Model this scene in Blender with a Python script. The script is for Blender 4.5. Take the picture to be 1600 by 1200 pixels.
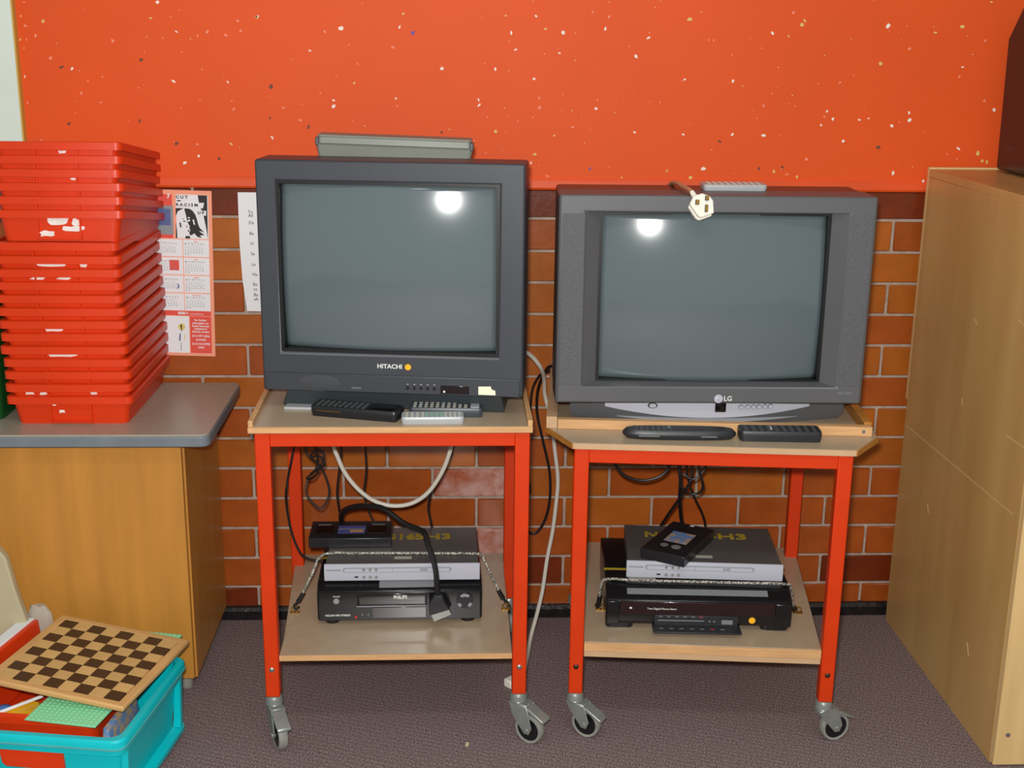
import bpy, math, random
from mathutils import Vector, Matrix

for o in list(bpy.data.objects):
    bpy.data.objects.remove(o, do_unlink=True)
scene = bpy.context.scene
C = scene.collection
random.seed(7)
PI = math.pi

# ------------------------------------------------------------------ camera
PITCH, YAW, ROLL = 0.2694, 0.0449, 0.0118
CAM = Vector((0.0, -3.0425, 1.4683))
fw = Vector((math.sin(YAW) * math.cos(PITCH), math.cos(YAW) * math.cos(PITCH), -math.sin(PITCH)))
rt = Vector((math.cos(YAW), -math.sin(YAW), 0.0))
up = rt.cross(fw)
r2 = rt * math.cos(ROLL) + up * math.sin(ROLL)
u2 = up * math.cos(ROLL) - rt * math.sin(ROLL)
camd = bpy.data.cameras.new('camera')
camd.sensor_width = 36.0
camd.lens = 1982.0 / 1600.0 * 36.0
camd.clip_start = 0.05
cam = bpy.data.objects.new('camera', camd)
C.objects.link(cam)
cam.matrix_world = Matrix(((r2.x, u2.x, -fw.x, CAM.x), (r2.y, u2.y, -fw.y, CAM.y), (r2.z, u2.z, -fw.z, CAM.z), (0, 0, 0, 1)))
scene.camera = cam

# ------------------------------------------------------------------ light
world = bpy.data.worlds.new('room_light')
scene.world = world
world.use_nodes = True
bg = world.node_tree.nodes['Background']
bg.inputs['Color'].default_value = (0.93, 1.0, 0.97, 1)
bg.inputs['Strength'].default_value = 0.32

fl = bpy.data.lights.new('camera_flash', 'POINT')
fl.energy = 235.0
fl.color = (1.0, 0.985, 0.955)
fl.shadow_soft_size = 0.035
flash = bpy.data.objects.new('camera_flash', fl)
flash.location = (-0.03, -3.03, 1.545)
C.objects.link(flash)

cl = bpy.data.lights.new('ceiling_strip_light', 'AREA')
cl.shape = 'RECTANGLE'
cl.size = 1.5
cl.size_y = 0.25
cl.energy = 14.0
cl.color = (0.92, 1.0, 0.95)
ceil_l = bpy.data.objects.new('ceiling_strip_light', cl)
ceil_l.location = (0.3, -2.2, 2.75)
C.objects.link(ceil_l)

vs = scene.view_settings
vs.view_transform = 'Standard'
vs.look = 'None'
vs.exposure = 0.0
vs.gamma = 1.0
vs.use_curve_mapping = False

# ------------------------------------------------------------------ materials
def srgb(r, g, b, k=1.0):
    def f(c):
        c /= 255.0
        return (c / 12.92 if c <= 0.04045 else ((c + 0.055) / 1.055) ** 2.4) * k
    return (f(r), f(g), f(b), 1)

MATS = {}

def mat(name, col, rough=0.5, metal=0.0, coat=0.0, var=0.0, vscale=8.0, stretch=(1, 1, 1), bump=0.0, bscale=60.0,
        col2=None, spec=0.5, objrand=0.0, detail=4.0, thresh=None, trans=0.0):
    m = bpy.data.materials.new(name)
    m.use_nodes = True
    nt = m.node_tree
    N, L = nt.nodes, nt.links
    b = N['Principled BSDF']
    b.inputs['Roughness'].default_value = rough
    b.inputs['Metallic'].default_value = metal
    b.inputs['Specular IOR Level'].default_value = spec
    if coat:
        b.inputs['Coat Weight'].default_value = coat
        b.inputs['Coat Roughness'].default_value = 0.06
    if trans:
        b.inputs['Transmission Weight'].default_value = trans
    b.inputs['Base Color'].default_value = col
    out = None
    if var or bump or col2:
        tc = N.new('ShaderNodeTexCoord')
        mp = N.new('ShaderNodeMapping')
        mp.inputs['Scale'].default_value = stretch
        L.new(tc.outputs['Object'], mp.inputs['Vector'])
    if var or col2:
        nz = N.new('ShaderNodeTexNoise')
        nz.inputs['Scale'].default_value = vscale
        nz.inputs['Detail'].default_value = detail
        L.new(mp.outputs['Vector'], nz.inputs['Vector'])
        ramp = N.new('ShaderNodeValToRGB')
        lo, hi = thresh if thresh else (0.3, 0.7)
        ramp.color_ramp.elements[0].position = lo
        ramp.color_ramp.elements[1].position = hi
        c2 = col2 if col2 else tuple(min(1, c * (1 + var)) for c in col[:3]) + (1,)
        c1 = col if col2 else tuple(c * (1 - var) for c in col[:3]) + (1,)
        ramp.color_ramp.elements[0].color = c1
        ramp.color_ramp.elements[1].color = c2
        L.new(nz.outputs['Fac'], ramp.inputs['Fac'])
        out = ramp.outputs['Color']
    if objrand:
        oi = N.new('ShaderNodeObjectInfo')
        hs = N.new('ShaderNodeHueSaturation')
        mr = N.new('ShaderNodeMapRange')
        mr.inputs['To Min'].default_value = 1 - objrand
        mr.inputs['To Max'].default_value = 1 + objrand
        L.new(oi.outputs['Random'], mr.inputs['Value'])
        L.new(mr.outputs['Result'], hs.inputs['Value'])
        if out:
            L.new(out, hs.inputs['Color'])
        else:
            hs.inputs['Color'].default_value = col
        out = hs.outputs['Color']
    if out:
        L.new(out, b.inputs['Base Color'])
    if bump:
        bz = N.new('ShaderNodeTexNoise')
        bz.inputs['Scale'].default_value = bscale
        bz.inputs['Detail'].default_value = 3
        L.new(mp.outputs['Vector'], bz.inputs['Vector'])
        bp = N.new('ShaderNodeBump')
        bp.inputs['Strength'].default_value = bump
        bp.inputs['Distance'].default_value = 0.004
        L.new(bz.outputs['Fac'], bp.inputs['Height'])
        L.new(bp.outputs['Normal'], b.inputs['Normal'])
    MATS[name] = m
    return m

mat('orange_paint', srgb(226, 82, 22), 0.6, spec=0.3, var=0.05, vscale=2.2, bump=0.05, bscale=150)
mat('orange_trim', srgb(226, 80, 24), 0.5, var=0.06, vscale=5, bump=0.05)
mat('mortar', srgb(170, 152, 138), 0.9, var=0.2, vscale=40, bump=0.6, bscale=200)
mat('brick_honey', srgb(164, 88, 28), 0.25, var=0.12, vscale=16, objrand=0.08, bump=0.1, bscale=45)
mat('brick_russet', srgb(158, 76, 26), 0.25, var=0.14, vscale=16, objrand=0.08, bump=0.12, bscale=45)
mat('brick_dark', srgb(108, 42, 16), 0.25, var=0.2, vscale=16, objrand=0.1, bump=0.12, bscale=45)
mat('brick_mottled', srgb(160, 76, 36), 0.22, col2=srgb(196, 152, 142), vscale=15, bump=0.5, bscale=60, thresh=(0.36, 0.62))  # brick colour broken up by pale pinkish noise patches
mat('skirting_black', srgb(26, 24, 24), 0.3, var=0.4, vscale=40, bump=0.4, bscale=80)
mat('chip_white', srgb(238, 228, 215), 0.8)
mat('chip_pink', srgb(240, 140, 112), 0.8)
mat('chip_yellow', srgb(220, 190, 110), 0.8)
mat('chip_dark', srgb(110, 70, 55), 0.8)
mat('chip_blue', srgb(110, 90, 150), 0.8)
mat('white_panel', srgb(216, 226, 214), 0.5, var=0.02)
mat('panel_edge', srgb(200, 160, 70), 0.6)
mat('red_metal', srgb(206, 54, 2), 0.5, spec=0.3, var=0.04, vscale=20)
mat('laminate', srgb(176, 154, 128), 0.3, var=0.05, vscale=30)
mat('laminate_edge', srgb(196, 160, 122), 0.5, var=0.06, vscale=20)
mat('pale_wood', srgb(206, 158, 108), 0.5, var=0.12, vscale=14, stretch=(1, 12, 12), bump=0.05)
mat('raw_edge', srgb(176, 116, 42), 0.7, var=0.2, vscale=25, stretch=(1, 1, 6))
mat('chrome', srgb(190, 190, 185), 0.25, metal=0.9, var=0.1, vscale=30)
mat('castor_grey', srgb(150, 153, 148), 0.36, metal=0.45, var=0.1, vscale=40)
mat('tyre_grey', srgb(142, 142, 134), 0.6, var=0.1, vscale=40)
mat('hub_black', srgb(22, 22, 24), 0.35)
mat('bolt_dark', srgb(70, 50, 40), 0.4, metal=0.6)
mat('tv_charcoal', srgb(55, 58, 64), 0.42, var=0.05, vscale=6, bump=0.06, bscale=500)
mat('tv_charcoal_base', srgb(56, 63, 66), 0.5, var=0.05, vscale=6)
mat('tv_grey', srgb(88, 88, 90), 0.45, var=0.04, vscale=6, bump=0.06, bscale=500)
mat('tv_grille', srgb(76, 76, 80), 0.6, col2=srgb(92, 92, 96), vscale=520, bump=0.3, bscale=520, detail=1)
mat('tv_grille_dark', srgb(50, 52, 56), 0.7, col2=srgb(66, 68, 72), vscale=520, bump=0.3, bscale=520, detail=1)
mat('tv_back', srgb(50, 46, 46), 0.35)
mat('gasket_black', srgb(10, 10, 12), 0.4)
mat('crt_glass', srgb(92, 103, 106), 0.12, coat=1.0, var=0.02, vscale=3, spec=0.4)
mat('gloss_black', srgb(10, 8, 10), 0.12, coat=0.4)
mat('silver', srgb(180, 181, 191), 0.32)
mat('silver_dark', srgb(140, 141, 148), 0.35)
mat('print_white', srgb(222, 222, 216), 0.6)
mat('print_grey', srgb(120, 122, 126), 0.6)
mat('print_red', srgb(190, 60, 50), 0.6)
mat('sticker_cream', srgb(246, 238, 205), 0.6)
mat('sticker_orange', srgb(250, 176, 24), 0.5)
mat('sticker_ring', srgb(150, 110, 30), 0.5)
mat('black_plastic', srgb(30, 30, 33), 0.32, var=0.1, vscale=20)
mat('black_satin', srgb(38, 38, 42), 0.42, var=0.08, vscale=20)
mat('black_case', srgb(28, 26, 27), 0.22, var=0.1, vscale=10)
mat('vcr_black', srgb(20, 20, 22), 0.22, var=0.1, vscale=12)
mat('vcr_window', srgb(34, 16, 18), 0.1, coat=0.6)
mat('dvd_top', srgb(84, 82, 80), 0.4, var=0.05, vscale=10)
mat('yellow_paint', srgb(176, 150, 40), 0.6, var=0.2, vscale=60)
mat('remote_grey', srgb(60, 64, 70), 0.4)
mat('remote_silver', srgb(176, 178, 180), 0.4, metal=0.1)
mat('button_dark', srgb(74, 76, 78), 0.5)
mat('button_light', srgb(176, 172, 160), 0.5)
mat('button_green', srgb(120, 160, 140), 0.5)
mat('grey_case', srgb(128, 130, 120), 0.5, var=0.05, vscale=12)
mat('grey_case_dark', srgb(72, 74, 76), 0.5)
mat('plug_white', srgb(232, 228, 214), 0.4)
mat('brass', srgb(150, 115, 50), 0.35, metal=0.8)
mat('cable_white', srgb(206, 200, 186), 0.5)
mat('cable_black', srgb(20, 19, 20), 0.45)
mat('cable_brown', srgb(190, 140, 110), 0.5)
mat('cord_grey', srgb(190, 184, 170), 0.7, col2=srgb(84, 82, 78), vscale=260, thresh=(0.45, 0.55))
mat('red_plastic', srgb(216, 57, 16), 0.4, spec=0.35, var=0.05, vscale=10)
mat('green_plastic', srgb(10, 70, 24), 0.4, var=0.1, vscale=10)
mat('paper_torn', srgb(232, 222, 216), 0.8, var=0.08, vscale=80)
mat('desk_grey', srgb(160, 150, 134), 0.32, var=0.06, vscale=60)
mat('desk_edging', srgb(112, 120, 126), 0.4, var=0.08, vscale=20)
mat('desk_wood', srgb(190, 130, 54), 0.4, var=0.1, vscale=5, stretch=(5, 5, 0.6), detail=6)
mat('plywood', srgb(205, 166, 104), 0.36, col2=srgb(186, 144, 86), vscale=2.6, stretch=(3, 3, 0.5), detail=6, bump=0.06, bscale=20)
mat('plywood_light', srgb(218, 182, 124), 0.4, var=0.08, vscale=6, stretch=(6, 6, 0.5), detail=6)
mat('scuff', srgb(222, 190, 138), 0.6)
mat('poster_salmon', srgb(242, 160, 128), 0.6, var=0.03)
mat('paper_white', srgb(232, 234, 236), 0.7)
mat('ink_black', srgb(34, 28, 34), 0.6)
mat('ink_grey', srgb(140, 146, 152), 0.7)
mat('poster_red', srgb(226, 78, 62), 0.6)
mat('ink_yellow', srgb(216, 200, 110), 0.7)
mat('ink_blue', srgb(90, 100, 150), 0.7)
mat('turquoise', srgb(0, 190, 198), 0.36, var=0.04, vscale=8)
mat('turquoise_lip', srgb(80, 168, 168), 0.45, var=0.06, vscale=20)
mat('chess_light', srgb(206, 166, 106), 0.45, var=0.1, vscale=18, stretch=(1, 8, 1), objrand=0.08)
mat('chess_dark', srgb(64, 42, 26), 0.45, var=0.15, vscale=18, stretch=(1, 8, 1), objrand=0.08)
mat('chess_border', srgb(206, 160, 102), 0.42, var=0.12, vscale=10, stretch=(1, 6, 1))
mat('mint', srgb(140, 212, 164), 0.4)
mat('toy_yellow', srgb(236, 182, 20), 0.35)
mat('toy_blue', srgb(70, 120, 190), 0.35)
mat('toy_red', srgb(206, 36, 26), 0.3)
mat('toy_black', srgb(16, 16, 18), 0.2)
mat('toy_grey', srgb(160, 176, 190), 0.4)
mat('clear_plastic', srgb(172, 160, 146), 0.25)
mat('cream_board', srgb(178, 166, 134), 0.5, var=0.04, vscale=12)
mat('vhs_label', srgb(104, 140, 190), 0.5, col2=srgb(196, 160, 110), vscale=60, thresh=(0.42, 0.6))
mat('vhs_blue', srgb(80, 84, 150), 0.5)
mat('vhs_orange', srgb(206, 150, 80), 0.5)
mat('floor_scrap', srgb(206, 186, 150), 0.8)

def carpet():
    m = bpy.data.materials.new('carpet')
    m.use_nodes = True
    nt = m.node_tree
    N, L = nt.nodes, nt.links
    b = N['Principled BSDF']
    b.inputs['Roughness'].default_value = 0.95
    b.inputs['Specular IOR Level'].default_value = 0.15
    tc = N.new('ShaderNodeTexCoord')
    n1 = N.new('ShaderNodeTexNoise')
    n1.inputs['Scale'].default_value = 330
    n1.inputs['Detail'].default_value = 2
    L.new(tc.outputs['Object'], n1.inputs['Vector'])
    r1 = N.new('ShaderNodeValToRGB')
    e = r1.color_ramp.elements
    e[0].position = 0.3
    e[0].color = srgb(66, 54, 58)
    e[1].position = 0.72
    e[1].color = srgb(186, 162, 156)
    k = e.new(0.5)
    k.color = srgb(124, 106, 106)
    L.new(n1.outputs['Fac'], r1.inputs['Fac'])
    # ribbed weave running slantwise across the floor
    mp = N.new('ShaderNodeMapping')
    mp.inputs['Rotation'].default_value = (0, 0, 0.35)
    L.new(tc.outputs['Object'], mp.inputs['Vector'])
    wv = N.new('ShaderNodeTexWave')
    wv.bands_direction = 'Y'
    wv.inputs['Scale'].default_value = 22
    wv.inputs['Distortion'].default_value = 3
    wv.inputs['Detail'].default_value = 2
    L.new(mp.outputs['Vector'], wv.inputs['Vector'])
    mx = N.new('ShaderNodeMix')
    mx.data_type = 'RGBA'
    mx.blend_type = 'MULTIPLY'
    mx.inputs['Factor'].default_value = 1.0
    mr = N.new('ShaderNodeMapRange')
    mr.inputs['To Min'].default_value = 0.84
    mr.inputs['To Max'].default_value = 1.05
    L.new(wv.outputs['Fac'], mr.inputs['Value'])
    cc = N.new('ShaderNodeCombineColor')
    for i in ('Red', 'Green', 'Blue'):
        L.new(mr.outputs['Result'], cc.inputs[i])
    L.new(r1.outputs['Color'], mx.inputs['A'])
    L.new(cc.outputs['Color'], mx.inputs['B'])
    L.new(mx.outputs['Result'], b.inputs['Base Color'])
    bp = N.new('ShaderNodeBump')
    bp.inputs['Strength'].default_value = 0.45
    bp.inputs['Distance'].default_value = 0.004
    L.new(n1.outputs['Fac'], bp.inputs['Height'])
    L.new(bp.outputs['Normal'], b.inputs['Normal'])
    MATS['carpet'] = m
carpet()

# ------------------------------------------------------------------ mesh helpers
class G:
    def __init__(s):
        s.v, s.f = [], []

    def add(s, vs, fs):
        n = len(s.v)
        s.v += [tuple(p) for p in vs]
        s.f += [tuple(i + n for i in f) for f in fs]
        return s

    def box(s, x0, x1, y0, y1, z0, z1):
        vs = [(x, y, z) for z in (z0, z1) for y in (y0, y1) for x in (x0, x1)]
        return s.add(vs, [(0, 2, 3, 1), (4, 5, 7, 6), (0, 1, 5, 4), (2, 6, 7, 3), (0, 4, 6, 2), (1, 3, 7, 5)])

    def prism(s, pts, axis, a, b):
        # pts: 2D outline; axis 'x': (y,z), 'y': (x,z), 'z': (x,y)
        def P(p, t):
            return {'x': (t, p[0], p[1]), 'y': (p[0], t, p[1]), 'z': (p[0], p[1], t)}[axis]
        n = len(pts)
        vs = [P(p, a) for p in pts] + [P(p, b) for p in pts]
        fs = [tuple(range(n)), tuple(range(2 * n - 1, n - 1, -1))]
        fs += [(i, i + n, (i + 1) % n + n, (i + 1) % n) for i in range(n)]
        return s.add(vs, fs)

    def loft(s, loops, cap0=True, cap1=True, closed=False):
        n = len(loops[0])
        vs = [p for l in loops for p in l]
        fs = []
        m = len(loops)
        for k in range(m if closed else m - 1):
            k2 = (k + 1) % m
            for i in range(n):
                j = (i + 1) % n
                fs.append((k * n + i, k * n + j, k2 * n + j, k2 * n + i))
        if not closed:
            if cap0:
                fs.append(tuple(range(n - 1, -1, -1)))
            if cap1:
                fs.append(tuple((m - 1) * n + i for i in range(n)))
        return s.add(vs, fs)

    def cyl(s, p0, p1, r0, r1=None, n=16):
        r1 = r0 if r1 is None else r1
        p0, p1 = Vector(p0), Vector(p1)
        d = (p1 - p0).normalized()
        a = d.orthogonal().normalized()
        b = d.cross(a)
        ring = lambda p, r: [p + (a * math.cos(2 * PI * i / n) + b * math.sin(2 * PI * i / n)) * r for i in range(n)]
        return s.loft([ring(p0, r0), ring(p1, r1)])

    def tube(s, path, r, n=8, sub=5):
        P = [Vector(p) for p in path]
        pts = []
        for i in range(len(P) - 1):
            p0, p1, p2, p3 = P[max(i - 1, 0)], P[i], P[i + 1], P[min(i + 2, len(P) - 1)]
            for k in range(sub):
                t = k / sub
                pts.append(0.5 * ((2 * p1) + (p2 - p0) * t + (2 * p0 - 5 * p1 + 4 * p2 - p3) * t * t + (3 * p1 - p0 - 3 * p2 + p3) * t ** 3))
        pts.append(P[-1])
        loops = []
        nrm = None
        for i, p in enumerate(pts):
            d = (pts[min(i + 1, len(pts) - 1)] - pts[max(i - 1, 0)]).normalized()
            if nrm is None:
                nrm = d.orthogonal().normalized()
            nrm = (nrm - d * nrm.dot(d)).normalized()
            b = d.cross(nrm)
            loops.append([p + (nrm * math.cos(2 * PI * k / n) + b * math.sin(2 * PI * k / n)) * r for k in range(n)])
        return s.loft(loops)

    def ring(s, outer, inner, y0, y1, yin=None):
        # rectangular frame lying in XZ, front at y0; outer/inner = (x0,x1,z0,z1); inner front edge at yin
        yin = y0 if yin is None else yin
        def R(r, y):
            return [(r[0], y, r[2]), (r[1], y, r[2]), (r[1], y, r[3]), (r[0], y, r[3])]
        return s.loft([R(outer, y1), R(outer, y0), R(inner, yin), R(inner, y1)], closed=True)

    def ball(s, c, r, n=10, sc=(1, 1, 1)):
        loops = []
        for k in range(1, n):
            a = PI * k / n
            loops.append([(c[0] + sc[0] * r * math.sin(a) * math.cos(2 * PI * i / (2 * n)), c[1] + sc[1] * r * math.sin(a) * math.sin(2 * PI * i / (2 * n)), c[2] - sc[2] * r * math.cos(a)) for i in range(2 * n)])
        return s.loft(loops)

    def build(s, name, m, parent=None, bevel=0.0, seg=2, smooth=False, loc=None, rot=None):
        me = bpy.data.meshes.new(name)
        me.from_pydata(s.v, [], s.f)
        me.update()
        import bmesh
        bm = bmesh.new()
        bm.from_mesh(me)
        bmesh.ops.recalc_face_normals(bm, faces=bm.faces)
        bm.to_mesh(me)
        bm.free()
        me.materials.append(MATS[m])
        o = bpy.data.objects.new(name, me)
        C.objects.link(o)
        if parent:
            o.parent = parent
        if loc:
            o.location = loc
        if rot:
            o.rotation_euler = rot
        if bevel:
            md = o.modifiers.new('bevel', 'BEVEL')
            md.width = bevel
            md.segments = seg
            md.limit_method = 'ANGLE'
            md.angle_limit = 0.6
        if smooth or bevel:
            for p in me.polygons:
                p.use_smooth = True
            me.set_sharp_from_angle(angle=0.7)
        return o

def box(name, m, parent, x0, x1, y0, y1, z0, z1, bevel=0.0):
    return G().box(x0, x1, y0, y1, z0, z1).build(name, m, parent, bevel)

def tag(o, label, cat, group=None, kind=None):
    o['label'] = label
    o['category'] = cat
    if group:
        o['group'] = group
    if kind:
        o['kind'] = kind
    return o

def thing(name, label, cat, loc=(0, 0, 0), rotz=0.0, group=None, rot=None):
    o = bpy.data.objects.new(name, None)
    o.empty_display_size = 0.05
    C.objects.link(o)
    o.location = loc
    o.rotation_euler = rot if rot else (0, 0, rotz)
    return tag(o, label, cat, group)

def struct(o):
    o['kind'] = 'structure'
    return o

def stuff(o):
    o['kind'] = 'stuff'
    return o

def rrect(hx, hy, r, z, cx=0.0, cy=0.0, n=4):
    out = []
    for qx, qy, a0 in ((1, 1, 0), (-1, 1, PI / 2), (-1, -1, PI), (1, -1, 1.5 * PI)):
        for k in range(n + 1):
            a = a0 + (PI / 2) * k / n
            out.append((cx + qx * (hx - r) + r * math.cos(a), cy + qy * (hy - r) + r * math.sin(a), z))
    return out

def text(name, body, size, m, parent, loc, rot=(PI / 2, 0, 0), align='LEFT', sx=1.0, bold=0.0):
    cu = bpy.data.curves.new(name, 'FONT')
    cu.body = body
    cu.size = size
    cu.align_x = align
    cu.align_y = 'CENTER'
    cu.extrude = 0.0003
    cu.offset = bold
    cu.resolution_u = 3
    t = bpy.data.objects.new(name, cu)
    C.objects.link(t)
    dg = bpy.context.evaluated_depsgraph_get()
    me = bpy.data.meshes.new_from_object(t.evaluated_get(dg))
    bpy.data.objects.remove(t, do_unlink=True)
    me.materials.clear()
    me.materials.append(MATS[m])
    o = bpy.data.objects.new(name, me)
    C.objects.link(o)
    o.parent = parent
    o.location = loc
    o.rotation_euler = rot
    o.scale = (sx, 1, 1)
    return o

def disc(name, m, parent, c, r, depth, n=20, sx=1.0):
    # a flat round piece facing -Y
    x, y, z = c
    lo = [[(x + sx * r * math.cos(2 * PI * i / n), y + d, z + r * math.sin(2 * PI * i / n)) for i in range(n)] for d in (0, -depth)]
    return G().loft(lo).build(name, m, parent, smooth=True)

# ================================================================== THE SETTING
floor = struct(box('floor', 'carpet', None, -3.0, 3.2, -4.5, 0.0, -0.05, 0.0))
wall_back = struct(box('wall_back', 'mortar', None, -2.2, 2.6, 0.0005, 0.2, 0.0, 1.11))
ZJ = [1.113, 1.0409, 0.962, 0.8845, 0.8059, 0.7274, 0.6471, 0.5665, 0.4869, 0.4078, 0.3274, 0.2471, 0.1654, 0.0855, 0.0055]
JT = 0.0066
BL = 0.225
bm_cache = {}
for k in range(len(ZJ) - 1):
    row = k - 1
    h = ZJ[k] - ZJ[k + 1] - JT
    x0 = -0.2872 if row % 2 == 0 else -0.1756
    zc = 0.5 * (ZJ[k] + ZJ[k + 1])
    for i in range(-5, 8):
        xc = x0 + BL * (i + 0.5)
        if xc < -1.25 or xc > 1.55:
            continue
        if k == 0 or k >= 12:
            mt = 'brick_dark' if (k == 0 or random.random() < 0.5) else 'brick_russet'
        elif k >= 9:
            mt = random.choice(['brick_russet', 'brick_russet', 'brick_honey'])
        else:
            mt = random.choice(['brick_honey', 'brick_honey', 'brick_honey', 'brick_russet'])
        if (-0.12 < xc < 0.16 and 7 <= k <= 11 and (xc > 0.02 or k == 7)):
            mt = 'brick_mottled'
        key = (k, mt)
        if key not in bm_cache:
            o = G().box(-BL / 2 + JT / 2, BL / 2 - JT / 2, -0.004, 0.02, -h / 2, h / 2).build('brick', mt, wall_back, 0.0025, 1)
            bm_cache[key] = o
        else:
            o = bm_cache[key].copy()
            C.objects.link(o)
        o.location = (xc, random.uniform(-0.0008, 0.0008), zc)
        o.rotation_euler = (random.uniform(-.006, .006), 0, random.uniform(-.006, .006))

wall_upper = struct(box('wall_upper', 'orange_paint', None, -2.2, 2.6, -0.010, 0.2, 1.138, 2.9))
trim = struct(G().prism([(0.05, 1.111), (-0.014, 1.111), (-0.017, 1.116), (-0.017, 1.132), (-0.013, 1.1385), (0.05, 1.1385)], 'x', -2.2, 2.6).build('trim_1', 'orange_trim'))
base = struct(G().prism([(0.0, 0.0), (-0.02, 0.0), (-0.02, 0.024), (-0.014, 0.032), (0.006, 0.034), (0.006, 0.0)], 'x', -2.2, 2.6).build('baseboard_back', 'skirting_black'))

# small flakes where pins and tape have pulled the paint off
CHIPS = {
    'w': '-678 1528, -639 1464, -455 1500, -881 1379, -989 1361, -652 1354, -528 1353, -999 1290, -604 1184, -637 1168, -132 1480, -266 1476, -338 1426, -35 1389, 89 1389, -286 1314, -287 1300, -142 1320, 50 1319, 51 1306, -431 1227, 182 1508, 125 1470, 245 1472, 342 1481, 444 1463, 136 1433, 237 1426, 416 1421, 179 1368, 326 1301, 532 1370, 646 1367, 419 1247, 535 1243, 652 1244, 175 1174, 587 1163, 733 1476, 1004 1496, 875 1300, 890 1282, 863 1267, 954 1281, 976 1284, 1033 1267, 1072 1298, 1074 1281, 728 1242, 919 1231, 1046 1156, 1119 1138, 1190 1405, 1277 1306, 1200 1215',
    'y': '-695 1493, -937 1483, -992 1443, -527 1212, -456 1499, -123 1509, -238 1354, 90 1246, 112 1508, 204 1480, 537 1505, 229 1238, 184 1194, 392 1141, 500 1157, 557 1142, 807 1505, 800 1496, 771 1470, 993 1411, 1117 1482, 757 1158, 814 1145, 1180 1496, 1248 1204, 1261 1186, 1273 1183, 1242 1552',
    'p': '-986 1494, -978 1473, -957 1452, -978 1443, -985 1424, -784 1442, -707 1452, -592 1456, -570 1465, -527 1457, -494 1468, -499 1489, -847 1352, -864 1325, -521 1311, -518 1292, -821 1305, -988 1303, -606 1211, -927 1403, -302 1467, -148 1435, -229 1397, -139 1303, -403 1296, -365 1268, 68 1197, 350 1508, 596 1459, 192 1324, 193 1301, 329 1321, 476 1317, 272 1258, 194 1168, 214 1143, 312 1519, 778 1523, 1059 1445, 722 1311, 869 1287, 834 1188, 789 1151, 900 1366, 1237 1465, 1184 1382, 1251 1327',
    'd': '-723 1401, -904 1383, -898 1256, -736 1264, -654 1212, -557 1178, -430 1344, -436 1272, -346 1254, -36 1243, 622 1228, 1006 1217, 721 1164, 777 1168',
    'b': '-101 1468, 316 1161',
}
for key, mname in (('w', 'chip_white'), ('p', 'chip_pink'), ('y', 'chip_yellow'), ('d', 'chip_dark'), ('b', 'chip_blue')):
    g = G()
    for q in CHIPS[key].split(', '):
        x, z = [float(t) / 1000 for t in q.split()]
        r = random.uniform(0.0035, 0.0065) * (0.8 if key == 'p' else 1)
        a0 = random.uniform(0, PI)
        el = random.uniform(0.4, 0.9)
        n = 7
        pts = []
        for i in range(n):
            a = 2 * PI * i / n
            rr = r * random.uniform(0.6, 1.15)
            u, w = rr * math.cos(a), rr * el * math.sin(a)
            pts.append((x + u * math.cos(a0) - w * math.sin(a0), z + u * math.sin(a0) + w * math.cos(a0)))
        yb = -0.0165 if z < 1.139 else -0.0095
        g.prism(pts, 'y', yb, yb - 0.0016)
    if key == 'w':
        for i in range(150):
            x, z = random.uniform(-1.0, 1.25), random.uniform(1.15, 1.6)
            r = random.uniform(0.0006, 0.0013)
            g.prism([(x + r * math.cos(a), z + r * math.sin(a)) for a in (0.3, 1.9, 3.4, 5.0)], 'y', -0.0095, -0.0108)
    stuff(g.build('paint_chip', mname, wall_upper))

pn = thing('wall_panel', 'pale white panel with ochre edge fixed to the orange wall', 'panel', (-1.296, -0.010, 1.16))
box('board', 'white_panel', pn, -0.30, 0.296, -0.022, 0.0, 0.0, 1.0)
box('edge_strip', 'panel_edge', pn, 0.296, 0.300, -0.0215, 0.0, 0.0, 1.0)

# ================================================================== PLYWOOD CABINET
cb = thing('plywood_cabinet', 'tall plywood cabinet with scuffed side against the brick wall', 'cabinet', (1.12, -0.05, 0.0))
box('side_panel', 'plywood', cb, 0.0, 0.018, -0.672, 0.0, 0.0, 1.152, 0.001)
box('side_panel', 'plywood', cb, 0.502, 0.52, -0.672, 0.0, 0.0, 1.152, 0.001)
box('top_panel', 'plywood', cb, 0.0, 0.52, -0.672, 0.0, 1.152, 1.170, 0.001)
box('back_panel', 'plywood', cb, 0.018, 0.502, -0.012, 0.0, 0.0, 1.152)
box('back_lip', 'plywood_light', cb, 0.0, 0.52, 0.0, 0.012, 0.6, 1.174, 0.001)
box('door', 'plywood_light', cb, 0.0, 0.52, -0.690, -0.673, 0.004, 1.168, 0.0015)
sc = disc('screw', 'chrome', cb, (0.024, -0.690, 0.075), 0.005, 0.0015)
box('kick_panel', 'plywood', cb, 0.018, 0.502, -0.66, -0.64, 0.0, 0.09)
def scr(y0, z0, y1, z1, w):
    d = Vector((y1 - y0, z1 - z0)).normalized()
    n = Vector((-d.y, d.x)) * w
    return [(y0 + n.x, z0 + n.y), (y0 - n.x, z0 - n.y), (y1 - n.x * .5, z1 - n.y * .5), (y1 + n.x * .5, z1 + n.y * .5)]
gs = G()
for a in ((-0.01, 0.537, -0.64, 0.545, 0.0012), (-0.57, 0.69, -0.66, 0.69, 0.001), (-0.56, 0.93, -0.60, 0.922, 0.0007),
          (-0.35, 0.885, -0.37, 0.875, 0.0006), (-0.2, 0.40, -0.21, 0.38, 0.0006), (-0.5, 0.19, -0.515, 0.165, 0.0022), (-0.33, 0.70, -0.335, 0.685, 0.0005)):
    gs.prism(scr(*a), 'x', -0.0004, 0.001)
stuff(gs.build('scratch', 'scuff', cb))

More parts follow.
